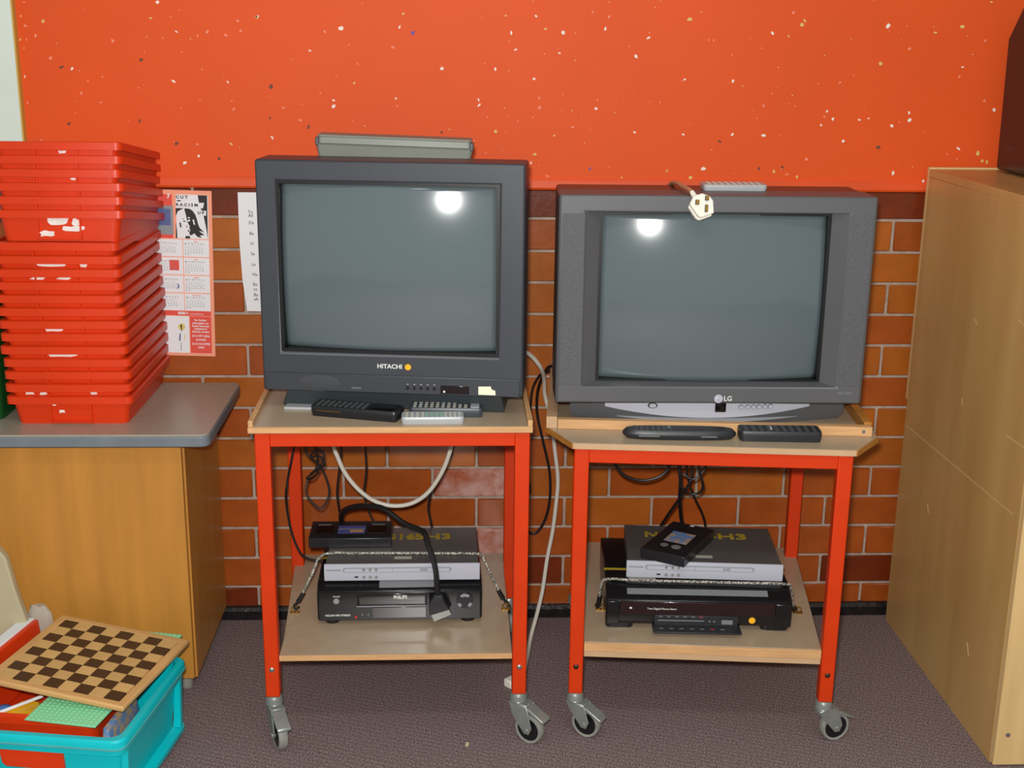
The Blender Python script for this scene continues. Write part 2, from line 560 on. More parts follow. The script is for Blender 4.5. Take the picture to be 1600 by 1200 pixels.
bx = thing('equipment_box', 'dark plastic box with slanted rear corner standing on the plywood cabinet', 'box', (1.262, -0.09, 1.170))
G().prism([(0.0, 0.006), (0.012, 0.30), (-0.055, 0.375), (-0.52, 0.375), (-0.52, 0.006)], 'x', 0.0, 0.34).build('casing', 'black_case', bx, 0.006)
box('base_foot', 'gasket_black', bx, 0.02, 0.32, -0.5, -0.02, 0.0, 0.007)
gv = G()
for i in range(9):
    gv.box(-0.0006, 0.001, -0.42, -0.14, 0.10 + i * 0.022, 0.108 + i * 0.022)
stuff(gv.build('vent_rib', 'gasket_black', bx))

# ================================================================== DESK CUPBOARD
dk = thing('desk_cupboard', 'wood veneer cupboard with grey laminate top under the red trays', 'cupboard', (-0.597, -0.41, 0.0))
G().loft([rrect(0.42, 0.211, 0.02, z, -0.35, 0.169) for z in (0.612, 0.636)]).build('top_edging', 'desk_edging', dk, 0.003)
G().loft([rrect(0.418, 0.209, 0.02, z, -0.35, 0.169) for z in (0.6355, 0.640)]).build('worktop', 'desk_grey', dk, 0.001)
box('front_panel', 'desk_wood', dk, -0.72, 0.0, 0.0, 0.016, 0.045, 0.612, 0.001)
box('side_panel', 'desk_wood', dk, -0.016, 0.004, 0.0165, 0.39, 0.04, 0.612, 0.001)
box('side_panel', 'desk_wood', dk, -0.72, -0.704, 0.0165, 0.39, 0.04, 0.612)
box('bottom_panel', 'desk_wood', dk, -0.704, -0.016, 0.0165, 0.39, 0.045, 0.06)
for x, y in ((-0.03, 0.05), (-0.03, 0.35), (-0.69, 0.05), (-0.69, 0.35)):
    G().cyl((x, y, 0.0), (x, y, 0.046), 0.014, 0.017).build('foot', 'tyre_grey', dk, smooth=True)

# ================================================================== TRAYS
TW, TD, TH = 0.135, 0.19, 0.065
def tray_mesh():
    t = thing('storage_tray', 'red plastic tray', 'tray')
    b = G().loft([rrect(0.1175, 0.1725, 0.016, 0.0), rrect(0.127, 0.182, 0.018, 0.058), rrect(0.1245, 0.1795, 0.016, 0.058), rrect(0.1155, 0.1705, 0.015, 0.003)])
    b.build('body', 'red_plastic', t, smooth=True)
    G().loft([rrect(0.1255, 0.1805, 0.017, 0.050), rrect(TW, TD, 0.014, 0.048), rrect(TW, TD, 0.014, 0.0635), rrect(TW - .002, TD - .002, 0.013, 0.065),
              rrect(0.1245, 0.1795, 0.014, 0.065)], closed=True).build('rim', 'red_plastic', t, smooth=True)
    # label holder on the front
    lh = G()
    for x0, x1, z0, z1 in ((-0.045, -0.042, 0.006, 0.05), (0.042, 0.045, 0.006, 0.05), (-0.045, 0.045, 0.005, 0.008)):
        lh.prism([(-0.176 - 0.165 * z0 + 0.004, z0), (-0.1785 - 0.165 * z0, z0), (-0.1785 - 0.165 * z1, z1), (-0.172 - 0.165 * z1, z1)], 'x', x0, x1)
    lh.build('label_holder', 'red_plastic', t)
    return t

def dup(t, loc, rot):
    r = t.copy()
    C.objects.link(r)
    r.location = loc
    r.rotation_euler = rot
    for ch in list(t.children):
        c = ch.copy()
        C.objects.link(c)
        c.parent = r
    return r

def scrap(parent, x, z, w, h, seed):
    rd = random.Random(seed)
    n = 11
    pts = []
    for i in range(n):
        a = 2 * PI * i / n
        q = rd.uniform(0.7, 1.15)
        cx = max(-1, min(1, 1.3 * math.cos(a)))
        sz = max(-1, min(1, 1.3 * math.sin(a)))
        pts.append((x + w / 2 * q * cx, z + h / 2 * q * sz))
    yb = -0.1735 - 0.165 * z
    vs = [(p[0], -0.1728 - 0.165 * p[1] - d, p[1]) for d in (0.0, 0.0012) for p in pts]
    fs = [tuple(range(n)), tuple(range(2 * n - 1, n - 1, -1))] + [(i, i + n, (i + 1) % n + n, (i + 1) % n) for i in range(n)]
    G().add(vs, fs).build('torn_label', 'paper_torn', parent)

TX, TY = -0.839, -0.195
PT = 0.0278
first = tray_mesh()
scraps_low = {0: [(-0.02, 0.03, 0.012, 0.010, 1), (-0.035, 0.045, 0.008, 0.005, 2)], 1: [(-0.085, 0.043, 0.02, 0.006, 3), (-0.055, 0.043, 0.016, 0.008, 4), (0.05, 0.043, 0.016, 0.006, 5)],
              4: [(-0.005, 0.044, 0.06, 0.007, 6)], 6: [(-0.02, 0.044, 0.045, 0.008, 7)], 10: [(-0.04, 0.044, 0.03, 0.006, 8), (0.015, 0.044, 0.03, 0.006, 9)], 11: [(-0.01, 0.044, 0.06, 0.007, 10), (0.055, 0.044, 0.016, 0.008, 11)]}
for i in range(13):
    loc = (TX + random.uniform(-.002, .002) + (12 - i) * 0.0004, TY + random.uniform(-.002, .002), 0.640 + PT * i)
    rot = (0, 0, random.uniform(-.008, .008))
    if i == 0:
        t = first
        t.location, t.rotation_euler = loc, rot
        tag(t, 'bottom red plastic tray of the stack, resting on the grey worktop', 'tray', 'red trays stacked on the desk cupboard')
    else:
        t = dup(first, loc, rot)
        nth = ('bottom second third fourth fifth sixth seventh eighth ninth tenth eleventh twelfth'.split() + ['top'])[i]
        lab = nth + ' red plastic tray up from the grey worktop in the lower stack'
        if i == 12:
            lab = 'top red plastic tray of the lower stack, directly under the tilted trays'
        elif i in scraps_low:
            lab = nth + ' red plastic tray up from the grey worktop, with white torn label remains'
        tag(t, lab, 'tray', 'red trays stacked on the desk cupboard')
lowers = [o for o in C.objects if o.name.startswith('storage_tray')]
lowers.sort(key=lambda o: o.location.z)
TILT = -0.150
up_base = Vector((TX + 0.010, TY - 0.1725 + 0.002, 1.0385))
uppers = []
for i in range(6):
    off = Matrix.Rotation(TILT, 3, 'X') @ Vector((random.uniform(-.002, .002), 0.1725 + random.uniform(-.002, .002), 0.028 * i))
    t = dup(first, up_base + off, (TILT, 0, random.uniform(-.006, .006)))
    lab = ('lowest second third fourth fifth topmost'.split())[i] + ' red plastic tray up in the tilted upper stack'
    if i == 0:
        lab = 'lowest red tray of the tilted upper stack, with a torn paper label'
    elif i == 5:
        lab = 'topmost red plastic tray of the tilted upper stack'
    tag(t, lab, 'tray', 'red trays in the tilted upper stack')
    uppers.append(t)
for i, lst in scraps_low.items():
    for a in lst:
        scrap(lowers[i], *a)
scrap(uppers[0], 0.0, 0.044, 0.045, 0.022, 21)
scrap(uppers[0], 0.034, 0.040, 0.018, 0.016, 22)
scrap(uppers[0], 0.026, 0.026, 0.045, 0.012, 23)
scrap(uppers[0], -0.028, 0.016, 0.03, 0.012, 24)
scrap(uppers[5], 0.012, 0.044, 0.016, 0.006, 25)
scrap(uppers[3], 0.036, 0.045, 0.012, 0.005, 26)

gb = thing('storage_box', 'dark green plastic box on the worktop beside the red trays', 'box', (-1.085, -0.19, 0.640))
G().loft([rrect(0.09, 0.15, 0.016, 0.0), rrect(0.098, 0.158, 0.018, 0.3), rrect(0.095, 0.155, 0.016, 0.3), rrect(0.087, 0.147, 0.015, 0.004)]).build('body', 'green_plastic', gb, smooth=True)
G().loft([rrect(0.096, 0.156, 0.017, 0.285), rrect(0.106, 0.166, 0.017, 0.285), rrect(0.106, 0.166, 0.017, 0.305), rrect(0.096, 0.156, 0.017, 0.305)], closed=True).build('rim', 'green_plastic', gb, smooth=True)

# ================================================================== CALENDAR AND SHEET ON THE WALL
ca = thing('wall_calendar', 'salmon bordered wall calendar with black and white face picture, taped to the bricks', 'calendar', (-0.5795, -0.0055, 1.102), rot=(0, 0.027, 0))
def cx(px, py):
    return (px - (331 + (py - 298) * 0.023)) * 0.00150
def cz(py):
    return -(py - 298) * 0.00156
def patch(name, m, pts, lvl, parent=ca):
    P = [(cx(a, b), cz(b)) for a, b in pts]
    return G().prism(P, 'y', -0.0010 - lvl * 0.0004, -0.0006 - lvl * 0.0004 + 0.0004).build(name, m, parent)
def rect(name, m, x0, y0, x1, y1, lvl):
    s0, s1 = (y0 - 298) * 0.023, (y1 - 298) * 0.023
    return patch(name, m, [(x0 + s0, y0), (x1 + s0, y0), (x1 + s1, y1), (x0 + s1, y1)], lvl)
box('sheet', 'poster_salmon', ca, -0.20, 0.0, -0.0010, 0.0, -0.403, 0.0)
rect('picture', 'paper_white', 275, 304.6, 325, 371.6, 1)
rect('picture', 'poster_red', 205, 304.6, 269, 371.6, 1)
rect('picture', 'ink_grey', 205, 322, 270, 366, 2)
rect('picture', 'ink_blue', 205, 327, 266, 352, 3)
text('lettering', '7', 0.014, 'paper_white', ca, (cx(261.5, 308), -0.0020, cz(308)), bold=0.0005)
P10 = lambda pts: [(260 + a / 10.9, 290 + b / 10.9) for a, b in pts]
patch('picture_shape', 'ink_black', P10([(540, 162), (700, 162), (712, 880), (690, 740), (640, 500), (600, 400), (560, 280)]), 2)
patch('picture_shape', 'ink_black', P10([(165, 385), (300, 385), (200, 440), (165, 520)]), 2)
patch('picture_shape', 'ink_black', P10([(165, 620), (185, 760), (190, 885), (165, 885)]), 2)
patch('picture_face', 'ink_black', P10([(310, 390), (350, 385), (410, 395), (460, 430), (500, 490), (525, 560), (545, 640), (570, 700), (645, 775), (560, 750), (590, 780), (655, 820), (570, 830), (610, 865), (560, 862), (520, 840), (480, 795),
                                       (440, 825), (405, 830), (395, 780), (415, 745), (390, 705), (408, 690), (360, 600), (340, 500), (318, 420)]), 3)
patch('picture_shape', 'ink_black', P10([(330, 845), (405, 845), (408, 885), (326, 885)]), 3)
patch('picture_shape', 'ink_black', P10([(225, 628), (250, 622), (263, 700), (240, 705)]), 3)
patch('picture_shape', 'ink_black', P10([(275, 565), (310, 545), (312, 552), (285, 570)]), 3)
patch('picture_shape', 'ink_black', P10([(285, 600), (310, 588), (335, 598), (310, 612)]), 3)
patch('picture_shape', 'ink_black', P10([(345, 700), (355, 650), (362, 700)]), 3)
patch('picture_shape', 'ink_black', P10([(365, 755), (385, 738), (400, 755), (385, 775)]), 4)
patch('picture_shape', 'ink_black', P10([(165, 258), (225, 250), (265, 265), (225, 275)]), 4)
patch('picture_eye', 'paper_white', P10([(362, 585), (385, 568), (415, 575), (405, 598), (375, 605)]), 4)
patch('picture_eye', 'paper_white', P10([(362, 545), (385, 525), (408, 535), (408, 548), (380, 548)]), 4)
patch('picture_eye', 'paper_white', P10([(450, 570), (475, 565), (497, 650), (475, 655)]), 4)
patch('picture_eye', 'paper_white', P10([(160 + 210, 640), (380, 640), (408, 690), (385, 695)]), 4)
patch('title_slip', 'paper_white', P10([(165, 290), (650, 285), (630, 375), (165, 375)]), 3)
patch('title_slip', 'paper_white', P10([(520, 415), (685, 415), (685, 495), (530, 500)]), 4)
def ctext(body, px, py, size, m, lvl, align='LEFT', bold=0.0, sx=1.0):
    return text('lettering', body, size, m, ca, (cx(px, py), -0.0012 - lvl * 0.0004, cz(py)), align=align, bold=bold, sx=sx)
ctext('C U T', 275.4, 308.5, 0.0095, 'ink_black', 4, bold=0.0003, sx=1.15)
ctext('R A C I S M', 275.6, 320, 0.0095, 'ink_black', 5, bold=0.0003, sx=1.12)
ctext('U P', 309.5, 331.5, 0.0095, 'ink_black', 6, bold=0.0003, sx=1.1)
months = [(373, 399.5, 'April'), (401, 427.5, 'June'), (429, 455.5, 'August'), (457, 484, 'November')]
for y0, y1, nm in months:
    rect('month_block', 'paper_white', 284.5, y0, 325, y1, 1)
    rect('month_block', 'paper_white', 205, y0, 283.3, y1, 1)
    ctext(nm, 304 + (y0 - 298) * .023, y0 + 2.6, 0.0048, 'poster_red', 2, 'CENTER')
    for half in (0, 1):
        xs = 287 if half == 0 else 244
        ctext('M  T  W  T  F  S  S', xs + (y0 - 298) * .023, y0 + 6.4, 0.0046, 'ink_grey', 2, bold=0.0001, sx=1.28)
        d = 1
        for r in range(5):
            ctext('  '.join('%2d' % (d + q) if d + q <= 30 else '  ' for q in range(7)), xs + (y0 - 298) * .023, y0 + 10 + r * 3.2, 0.0042, 'ink_grey', 2, sx=1.02)
            d += 7
rect('red_block', 'poster_red', 262, 405, 277, 421, 2)
patch('logo', 'ink_blue', [(276.5, 441), (279, 443), (280, 446.5), (279, 449), (276.5, 450.5), (277.6, 446)], 2)
rect('red_band', 'poster_red', 205, 484.6, 325.5, 492, 1)
ctext('858511', 273.5 + 4, 488.3, 0.0085, 'paper_white', 2, bold=0.0003)
ctext('www.justice.uk', 292.5 + 4, 488.8, 0.0052, 'paper_white', 2)
rect('red_block', 'poster_red', 291.5, 493, 325.5, 551.5, 1)
rect('logo_block', 'paper_white', 205, 493, 290, 551.5, 1)
for i, (ln, y) in enumerate([('For further', 498.8), ('information on', 503.6), ('Racial Harmony', 508.2), ('initiatives in', 512.6), ('Schools contact', 517.2), ('0115 977 4326', 524.2), ('(county)', 529.6), ('0115 915 0798', 536.8), ('(city)', 542)]):
    ctext(ln, 308.5 + (y - 298) * .023, y, 0.0064 if i < 5 else 0.0070, 'paper_white', 2, 'CENTER', bold=0.00016)
n = 14
patch('logo', 'ink_yellow', [(283 + 5.5 * math.cos(2 * PI * i / n), 510 + 5.5 * math.sin(2 * PI * i / n)) for i in range(n)], 2)
patch('logo', 'ink_black', [(280.5, 508.5), (282.5, 505.5), (283.6, 509), (283.2, 517), (282.2, 517), (281.8, 511)], 3)
patch('logo', 'ink_blue', [(279.5, 521), (281.5, 520.5), (281, 532), (278.5, 533)], 3)
patch('logo', 'ink_yellow', [(287.5, 521), (288.7, 521), (288.5, 531), (287.3, 531)], 3)
patch('logo', 'ink_grey', [(281.5, 535), (282.6, 535), (282.4, 548), (281.2, 548)], 3)

ns = thing('notice_sheet', 'white typed sheet on the bricks, half hidden behind the charcoal television', 'paper', (-0.5182, -0.0055, 1.0995))
G().prism([(0.0, 0.0), (0.21, 0.0), (0.21, -0.290), (0.010, -0.287), (0.006, -0.25), (0.002, -0.21), (-0.001, -0.12)], 'y', -0.0012, 0.0).build('sheet', 'paper_white', ns)
for ln, py in (('To', 330), ('All', 335.5), ('Da', 346.5), ('Ba', 363), ('Vi', 379), ('Sa', 394.5), ('La', 411), ('Na', 427), ('Ba', 442.5), ('ca', 450), ('Ba', 459), ('aft', 466)):
    text('lettering', ln, 0.0105, 'ink_black', ns, (0.022 + (py - 330) * 0.00004, -0.0016, -(py - 300) * 0.00155))

# ================================================================== TROLLEYS
def castor(tr, x, y, zleg, heading):
    g = G()
    g.cyl((0, 0, zleg - 0.006), (0, 0, zleg), 0.018, 0.0155)
    g.cyl((0, 0, zleg - 0.018), (0, 0, zleg - 0.006), 0.0195, 0.018)
    g.cyl((0, 0, zleg - 0.024), (0, 0, zleg - 0.018), 0.015, 0.0195)
    for s in (-1, 1):
        a, b = (0.0125, 0.0155) if s > 0 else (-0.0155, -0.0125)
        g.prism([(-0.016, zleg - 0.022), (0.030, zleg - 0.024), (0.042, 0.040), (0.036, 0.024), (0.024, 0.024), (-0.006, 0.060)], 'y', a, b)
    g.box(-0.016, 0.030, -0.0155, 0.0155, zleg - 0.025, zleg - 0.021)
    g.cyl((0.030, -0.018, 0.033), (0.030, 0.018, 0.033), 0.006, n=10)
    o = g.build('castor', 'castor_grey', tr, 0.0012, 1, loc=(x, y, 0), rot=(0, 0, heading))
    n = 24
    def ring(r, yy):
        return [(0.030 + r * math.cos(2 * PI * i / n), yy, 0.033 + r * math.sin(2 * PI * i / n)) for i in range(n)]
    G().loft([ring(0.026, -0.009), ring(0.031, -0.0095), ring(0.033, -0.006), ring(0.033, 0.006), ring(0.031, 0.0095), ring(0.026, 0.009)], closed=True).build('tyre', 'tyre_grey', o, smooth=True)
    G().loft([ring(0.010, -0.0105), ring(0.012, -0.007), ring(0.0262, -0.008), ring(0.0262, 0.008), ring(0.012, 0.007), ring(0.010, 0.0105)]).build('wheel', 'hub_black', o, smooth=True)
    G().prism([(0.018, zleg - 0.024), (0.036, zleg - 0.028), (0.070, zleg - 0.046), (0.072, zleg - 0.052), (0.034, zleg - 0.036), (0.018, zleg - 0.032)], 'y', -0.015, 0.015).build('brake_lever', 'castor_grey', o, 0.002)
    return o

def frame(tr, hw, depth, zleg, ztop, heads, bolt):
    for sx in (-1, 1):
        for y in (0.0, depth):
            lg = box('leg', 'red_metal', tr, sx * hw - 0.015, sx * hw + 0.015, y - 0.015, y + 0.015, zleg, ztop, 0.0025)
            if y == 0.0:
                zb = zleg + 0.064
                G().ball((sx * hw, -0.0145, zb), 0.0062, 6, (1, 0.6, 1)).build('bolt', bolt, lg, smooth=True)
    for y in (0.0, depth):
        box('rail', 'red_metal', tr, -hw + 0.0148, hw - 0.0148, y - 0.0135, y + 0.0135, ztop - 0.031, ztop, 0.002)
    for sx in (-1, 1):
        box('rail', 'red_metal', tr, sx * hw - 0.0135, sx * hw + 0.0135, 0.0148, depth - 0.0148, ztop - 0.031, ztop, 0.002)
    i = 0
    for y in (0.0, depth):
        for sx in (-1, 1):
            castor(tr, sx * hw, y, zleg, heads[i])
            i += 1

LT = thing('television_trolley', 'red metal trolley with straight front top board, carrying the charcoal television', 'trolley', (-0.1285, -0.603, 0.0), 0.004)
frame(LT, 0.2600, 0.475, 0.112, 0.6985, (-1.15, -0.62, 0.6, 1.0), 'chrome')
box('top_board', 'laminate', LT, -0.284, 0.278, -0.020, 0.53, 0.6990, 0.7115, 0.001)
box('front_edging', 'pale_wood', LT, -0.286, 0.280, -0.026, -0.020, 0.6990, 0.7115, 0.0015)
for s, x in ((-1, -0.286), (1, 0.270)):
    box('side_lip', 'pale_wood', LT, x, x + 0.010, -0.0195, 0.53, 0.700, 0.7235, 0.002)
G().prism([(-0.2445, -0.006), (0.2445, -0.006), (0.2445, 0.45), (0.262, 0.53), (-0.272, 0.53), (-0.2445, 0.07)], 'z', 0.193, 0.205).build('lower_shelf', 'laminate', LT, 0.001)
box('shelf_edging', 'pale_wood', LT, -0.2445, 0.2445, -0.0095, -0.006, 0.193, 0.205, 0.0005)

RROT = -0.092
RT = thing('television_trolley', 'red metal trolley with chamfered corner top board, carrying the grey television', 'trolley', (0.521, -0.605, 0.0), RROT)
frame(RT, 0.2665, 0.50, 0.100, 0.6555, (-0.5, 0.35, 0.6, 1.0), 'bolt_dark')
G().prism([(-0.285, -0.019), (0.285, -0.019), (0.348, 0.075), (0.348, 0.56), (-0.342, 0.56), (-0.342, 0.090)], 'z', 0.6560, 0.6685).build('top_board', 'laminate', RT, 0.001)
box('front_edging', 'laminate_edge', RT, -0.285, 0.285, -0.0215, -0.0185, 0.6560, 0.6680, 0.0005)
for sx in (-1, 1):
    xa, ya, xb, yb = (sx * 0.2855, -0.0195, sx * 0.3485 if sx > 0 else -0.3425, 0.0745 if sx > 0 else 0.0895)
    d = Vector((xb - xa, yb - ya)).normalized()
    nn = Vector((d.y, -d.x)) * (0.002 if sx > 0 else -0.002)
    G().prism([(xa, ya), (xb, yb), (xb + nn.x, yb + nn.y), (xa + nn.x, ya + nn.y)], 'z', 0.6560, 0.6680).build('chamfer_edge', 'raw_edge', RT)
bt = box('front_batten', 'pale_wood', RT, -0.318, 0.336, 0.075, 0.093, 0.6685, 0.689, 0.001)
disc('screw', 'chrome', bt, (0.318, 0.0750, 0.679), 0.004, 0.001)
box('side_batten', 'laminate_edge', RT, -0.342, -0.319, 0.076, 0.56, 0.6685, 0.694, 0.001)
box('side_batten', 'raw_edge', RT, 0.322, 0.338, 0.0935, 0.56, 0.6685, 0.694, 0.001)
G().prism([(-0.2505, -0.008), (0.2505, -0.008), (0.283, 0.545), (-0.255, 0.545)], 'z', 0.200, 0.2205).build('lower_shelf', 'laminate', RT, 0.001)
box('shelf_edging', 'pale_wood', RT, -0.2505, 0.2505, -0.0115, -0.008, 0.200, 0.2195, 0.0005)
box('shelf_support', 'laminate_edge', RT, -0.2505, 0.2505, -0.0095, 0.555, 0.186, 0.1995, 0.001)

# ================================================================== TELEVISIONS
def crt(parent, x0, x1, z0, z1, yc, R, m, ntx=36):
    cx_, cz_ = (x0 + x1) / 2, (z0 + z1) / 2
    nz = 28
    vs, fs = [], []
    for j in range(nz + 1):
        for i in range(ntx + 1):
            x = x0 + (x1 - x0) * i / ntx
            z = z0 + (z1 - z0) * j / nz
            r2_ = (x - cx_) ** 2 + (z - cz_) ** 2
            vs.append((x, yc + R - math.sqrt(R * R - r2_), z))
    for j in range(nz):
        for i in range(ntx):
            a = j * (ntx + 1) + i
            fs.append((a, a + 1, a + ntx + 2, a + ntx + 1))
    g = G().add(vs, fs)
    o = g.build('screen', m, parent, smooth=True)
    sd = o.modifiers.new('thick', 'SOLIDIFY')
    sd.thickness = 0.006
    sd.offset = -1 if o.data.polygons[0].normal.y < 0 else 1
    return o

# --- charcoal set
TL = thing('television', 'charcoal tube television with speaker bulge and yellow dot sticker', 'television', (-0.133, -0.535, 0.7115), -0.122)
W = 0.268
G().ring((-W, W, 0.042, 0.514), (-0.226, 0.217, 0.128, 0.472), 0.0, 0.095, 0.002).build('bezel', 'tv_charcoal', TL, 0.006, 3)
G().ring((-0.2275, 0.2185, 0.1265, 0.4735), (-0.221, 0.212, 0.133, 0.467), 0.0012, 0.09).build('screen_surround', 'gasket_black', TL)
crt(TL, -0.2225, 0.2135, 0.131, 0.469, -0.009, 1.0, 'crt_glass')
G().loft([[(-W + .004, .094, .046), (W - .004, .094, .046), (W - .004, .094, .510), (-W + .004, .094, .510)],
          [(-W + .006, .13, .050), (W - .006, .13, .050), (W - .006, .13, .486), (-W + .006, .13, .486)],
          [(-.22, .27, .06), (.22, .27, .06), (.22, .27, .470), (-.22, .27, .470)],
          [(-.13, .43, .08), (.13, .43, .08), (.13, .43, .36), (-.13, .43, .36)]]).build('rear_housing', 'tv_back', TL, 0.006)
lp = box('control_panel', 'tv_charcoal', TL, -0.262, 0.262, -0.0025, 0.01, 0.044, 0.082, 0.002)
for i in range(5):
    G().cyl((0.033 + i * 0.0137, -0.0052, 0.0575), (0.033 + i * 0.0137, -0.002, 0.0575), 0.0034, n=12).build('button', 'hub_black', lp, smooth=True)
    box('button_mark', 'print_white', lp, 0.0315 + i * 0.0137, 0.0345 + i * 0.0137, -0.0030, -0.002, 0.0648, 0.0658)
dw = box('display_window', 'gloss_black', lp, 0.100, 0.159, -0.0032, 0.002, 0.047, 0.065, 0.001)
box('indicator', 'print_white', dw, 0.106, 0.110, -0.0036, -0.002, 0.050, 0.054)
G().prism([(0.178, 0.048), (0.213, 0.048), (0.2125, 0.057), (0.205, 0.060), (0.203, 0.066), (0.178, 0.065)], 'y', -0.0034, -0.0022).build('price_sticker', 'sticker_cream', lp)
spk = G().ball((-0.150, -0.001, 0.0620), 0.052, 10, (1.0, 0.055, 0.37)).build('speaker_grille', 'tv_grille_dark', lp, smooth=True)
text('lettering', 'NICAM', 0.0060, 'print_grey', lp, (-0.083, -0.0028, 0.0535), bold=0.0001)
text('lettering', 'HITACHI', 0.0125, 'print_white', TL, (-0.030, -0.0004, 0.1005), bold=0.0003, sx=1.05)
disc('dot_sticker', 'sticker_ring', TL, (0.0335, 0.0002, 0.1005), 0.0070, 0.0008)
disc('dot_sticker', 'sticker_orange', TL, (0.0335, -0.0004, 0.1005), 0.0060, 0.0008)
G().loft([[(-0.236, 0.035, 0.0), (0.228, 0.035, 0.0), (0.228, 0.33, 0.0), (-0.236, 0.33, 0.0)],
          [(-0.236, 0.030, 0.008), (0.228, 0.030, 0.008), (0.228, 0.33, 0.008), (-0.236, 0.33, 0.008)],
          [(-0.220, 0.012, 0.044), (0.222, 0.012, 0.044), (0.222, 0.33, 0.048), (-0.220, 0.33, 0.048)]]).build('plinth', 'tv_charcoal_base', TL, 0.002)

# --- grey set
TR = thing('television', 'wide grey tube television with silver control strip and side speakers', 'television', (0.530, -0.500, 0.6685), -0.020)
G().ring((-0.325, 0.322, 0.054, 0.490), (-0.268, 0.264, 0.092, 0.455), 0.0, 0.10, 0.0).build('bezel', 'tv_grey', TR, 0.006, 3)
G().ring((-0.269, 0.265, 0.091, 0.456), (-0.239, 0.236, 0.096, 0.452), 0.0005, 0.10, 0.026).build('screen_reveal', 'tv_grey', TR)
G().ring((-0.241, 0.238, 0.094, 0.454), (-0.233, 0.230, 0.100, 0.447), 0.0255, 0.10).build('screen_surround', 'gasket_black', TR)
crt(TR, -0.236, 0.233, 0.097, 0.450, 0.006, 1.0, 'crt_glass')
for x0, x1 in ((-0.318, -0.272), (0.268, 0.315)):
    box('speaker_grille', 'tv_grille', TR, x0, x1, -0.0008, 0.004, 0.094, 0.452, 0.0005)
G().loft([[(-0.323, .099, .058), (0.320, .099, .058), (0.320, .099, .488), (-0.323, .099, .488)],
          [(-0.321, .19, .060), (0.318, .19, .060), (0.318, .19, .489), (-0.321, .19, .489)],
          [(-.27, .27, .07), (.27, .27, .07), (.27, .27, .455), (-.27, .27, .455)],
          [(-.15, .46, .09), (.15, .46, .09), (.15, .46, .34), (-.15, .46, .34)]]).build('rear_housing', 'tv_back', TR, 0.006)
def arc(xa, xb, off, n=14):
    return [(xa + (xb - xa) * i / n, 0.026 + off + 0.48 * (xa + (xb - xa) * i / n - 0.0) ** 2) for i in range(n + 1)]
fr = arc(-0.288, 0.306, 0.0)
G().loft([[(x * 0.97, y + 0.006, 0.0) for x, y in fr] + [(0.28, 0.34, 0.0), (-0.26, 0.34, 0.0)],
          [(x, y - 0.002, 0.016) for x, y in fr] + [(0.29, 0.34, 0.016), (-0.27, 0.34, 0.016)],
          [(x, y, 0.060) for x, y in fr] + [(0.29, 0.34, 0.060), (-0.27, 0.34, 0.060)]]).build('plinth', 'tv_grey', TR, smooth=True)
def strip(name, m, xa, xb, z0f, z1, th, par):
    a = arc(xa, xb, 0.0)
    n_ = len(a)
    bot = [z0f(x) for x, y in a]
    l1 = [(x, y - th, b_) for (x, y), b_ in zip(a, bot)] + [(x, y - th, z1) for x, y in reversed(a)]
    l0 = [(x, y + 0.004, b_) for (x, y), b_ in zip(a, bot)] + [(x, y + 0.004, z1) for x, y in reversed(a)]
    vs = l0 + l1
    m_ = 2 * n_
    fs = []
    for i in range(n_ - 1):
        fs.append((i, i + 1, m_ - 2 - i, m_ - 1 - i))
        fs.append((m_ + i, m_ + i + 1, 2 * m_ - 2 - i, 2 * m_ - 1 - i))
    for i in range(m_):
        j = (i + 1) % m_
        fs.append((i, j, m_ + j, m_ + i))
    return G().add(vs, fs).build(name, m, par, smooth=True)
cs = strip('control_strip', 'silver', -0.215, 0.225, lambda x: 0.016 + 0.40 * x * x, 0.0545, 0.004, TR)
strip('lower_trim', 'silver_dark', -0.19, 0.20, lambda x: 0.006 + 0.22 * x * x, 0.0155, 0.0045, TR)
def on_arc(x):
    return 0.026 + 0.48 * x * x - 0.004
for i, x in enumerate((0.073, 0.087, 0.100, 0.112, 0.125, 0.137)):
    y = on_arc(x)
    bb = G().cyl((x, y - 0.0035, 0.040), (x, y + 0.001, 0.040), 0.0054, 0.0060, 14).build('button', 'silver_dark', cs, smooth=True)
    disc('button_cap', 'silver', bb, (x, y - 0.0032, 0.040), 0.0040, 0.0012, 12)
y = on_arc(-0.115)
pb = disc('power_button', 'hub_black', cs, (-0.115, y + 0.001, 0.0415), 0.0062, 0.0022, 18, 1.7)
disc('button_cap', 'silver', pb, (-0.115, y - 0.001, 0.0415), 0.0046, 0.0018, 18, 1.7)
box('display_window', 'gloss_black', cs, 0.017, 0.040, 0.018, 0.030, 0.030, 0.0545, 0.001)
lg_ = disc('logo_badge', 'silver', TR, (0.0190, 0.0005, 0.0650), 0.0092, 0.0014)
disc('logo_mark', 'paper_white', lg_, (0.0165, -0.0008, 0.0668), 0.0015, 0.0006, 10)
G().box(0.0186, 0.0197, -0.0014, -0.0008, 0.0610, 0.0680).box(0.0186, 0.0225, -0.0014, -0.0008, 0.0610, 0.0620).build('logo_mark', 'silver_dark', lg_)
text('lettering', 'LG', 0.0145, 'print_white', TR, (0.0300, -0.0004, 0.0650), bold=0.0002)
text('lettering', 'NICAM', 0.0090, 'print_grey', TR, (0.270, -0.0004, 0.0780), bold=0.0001)

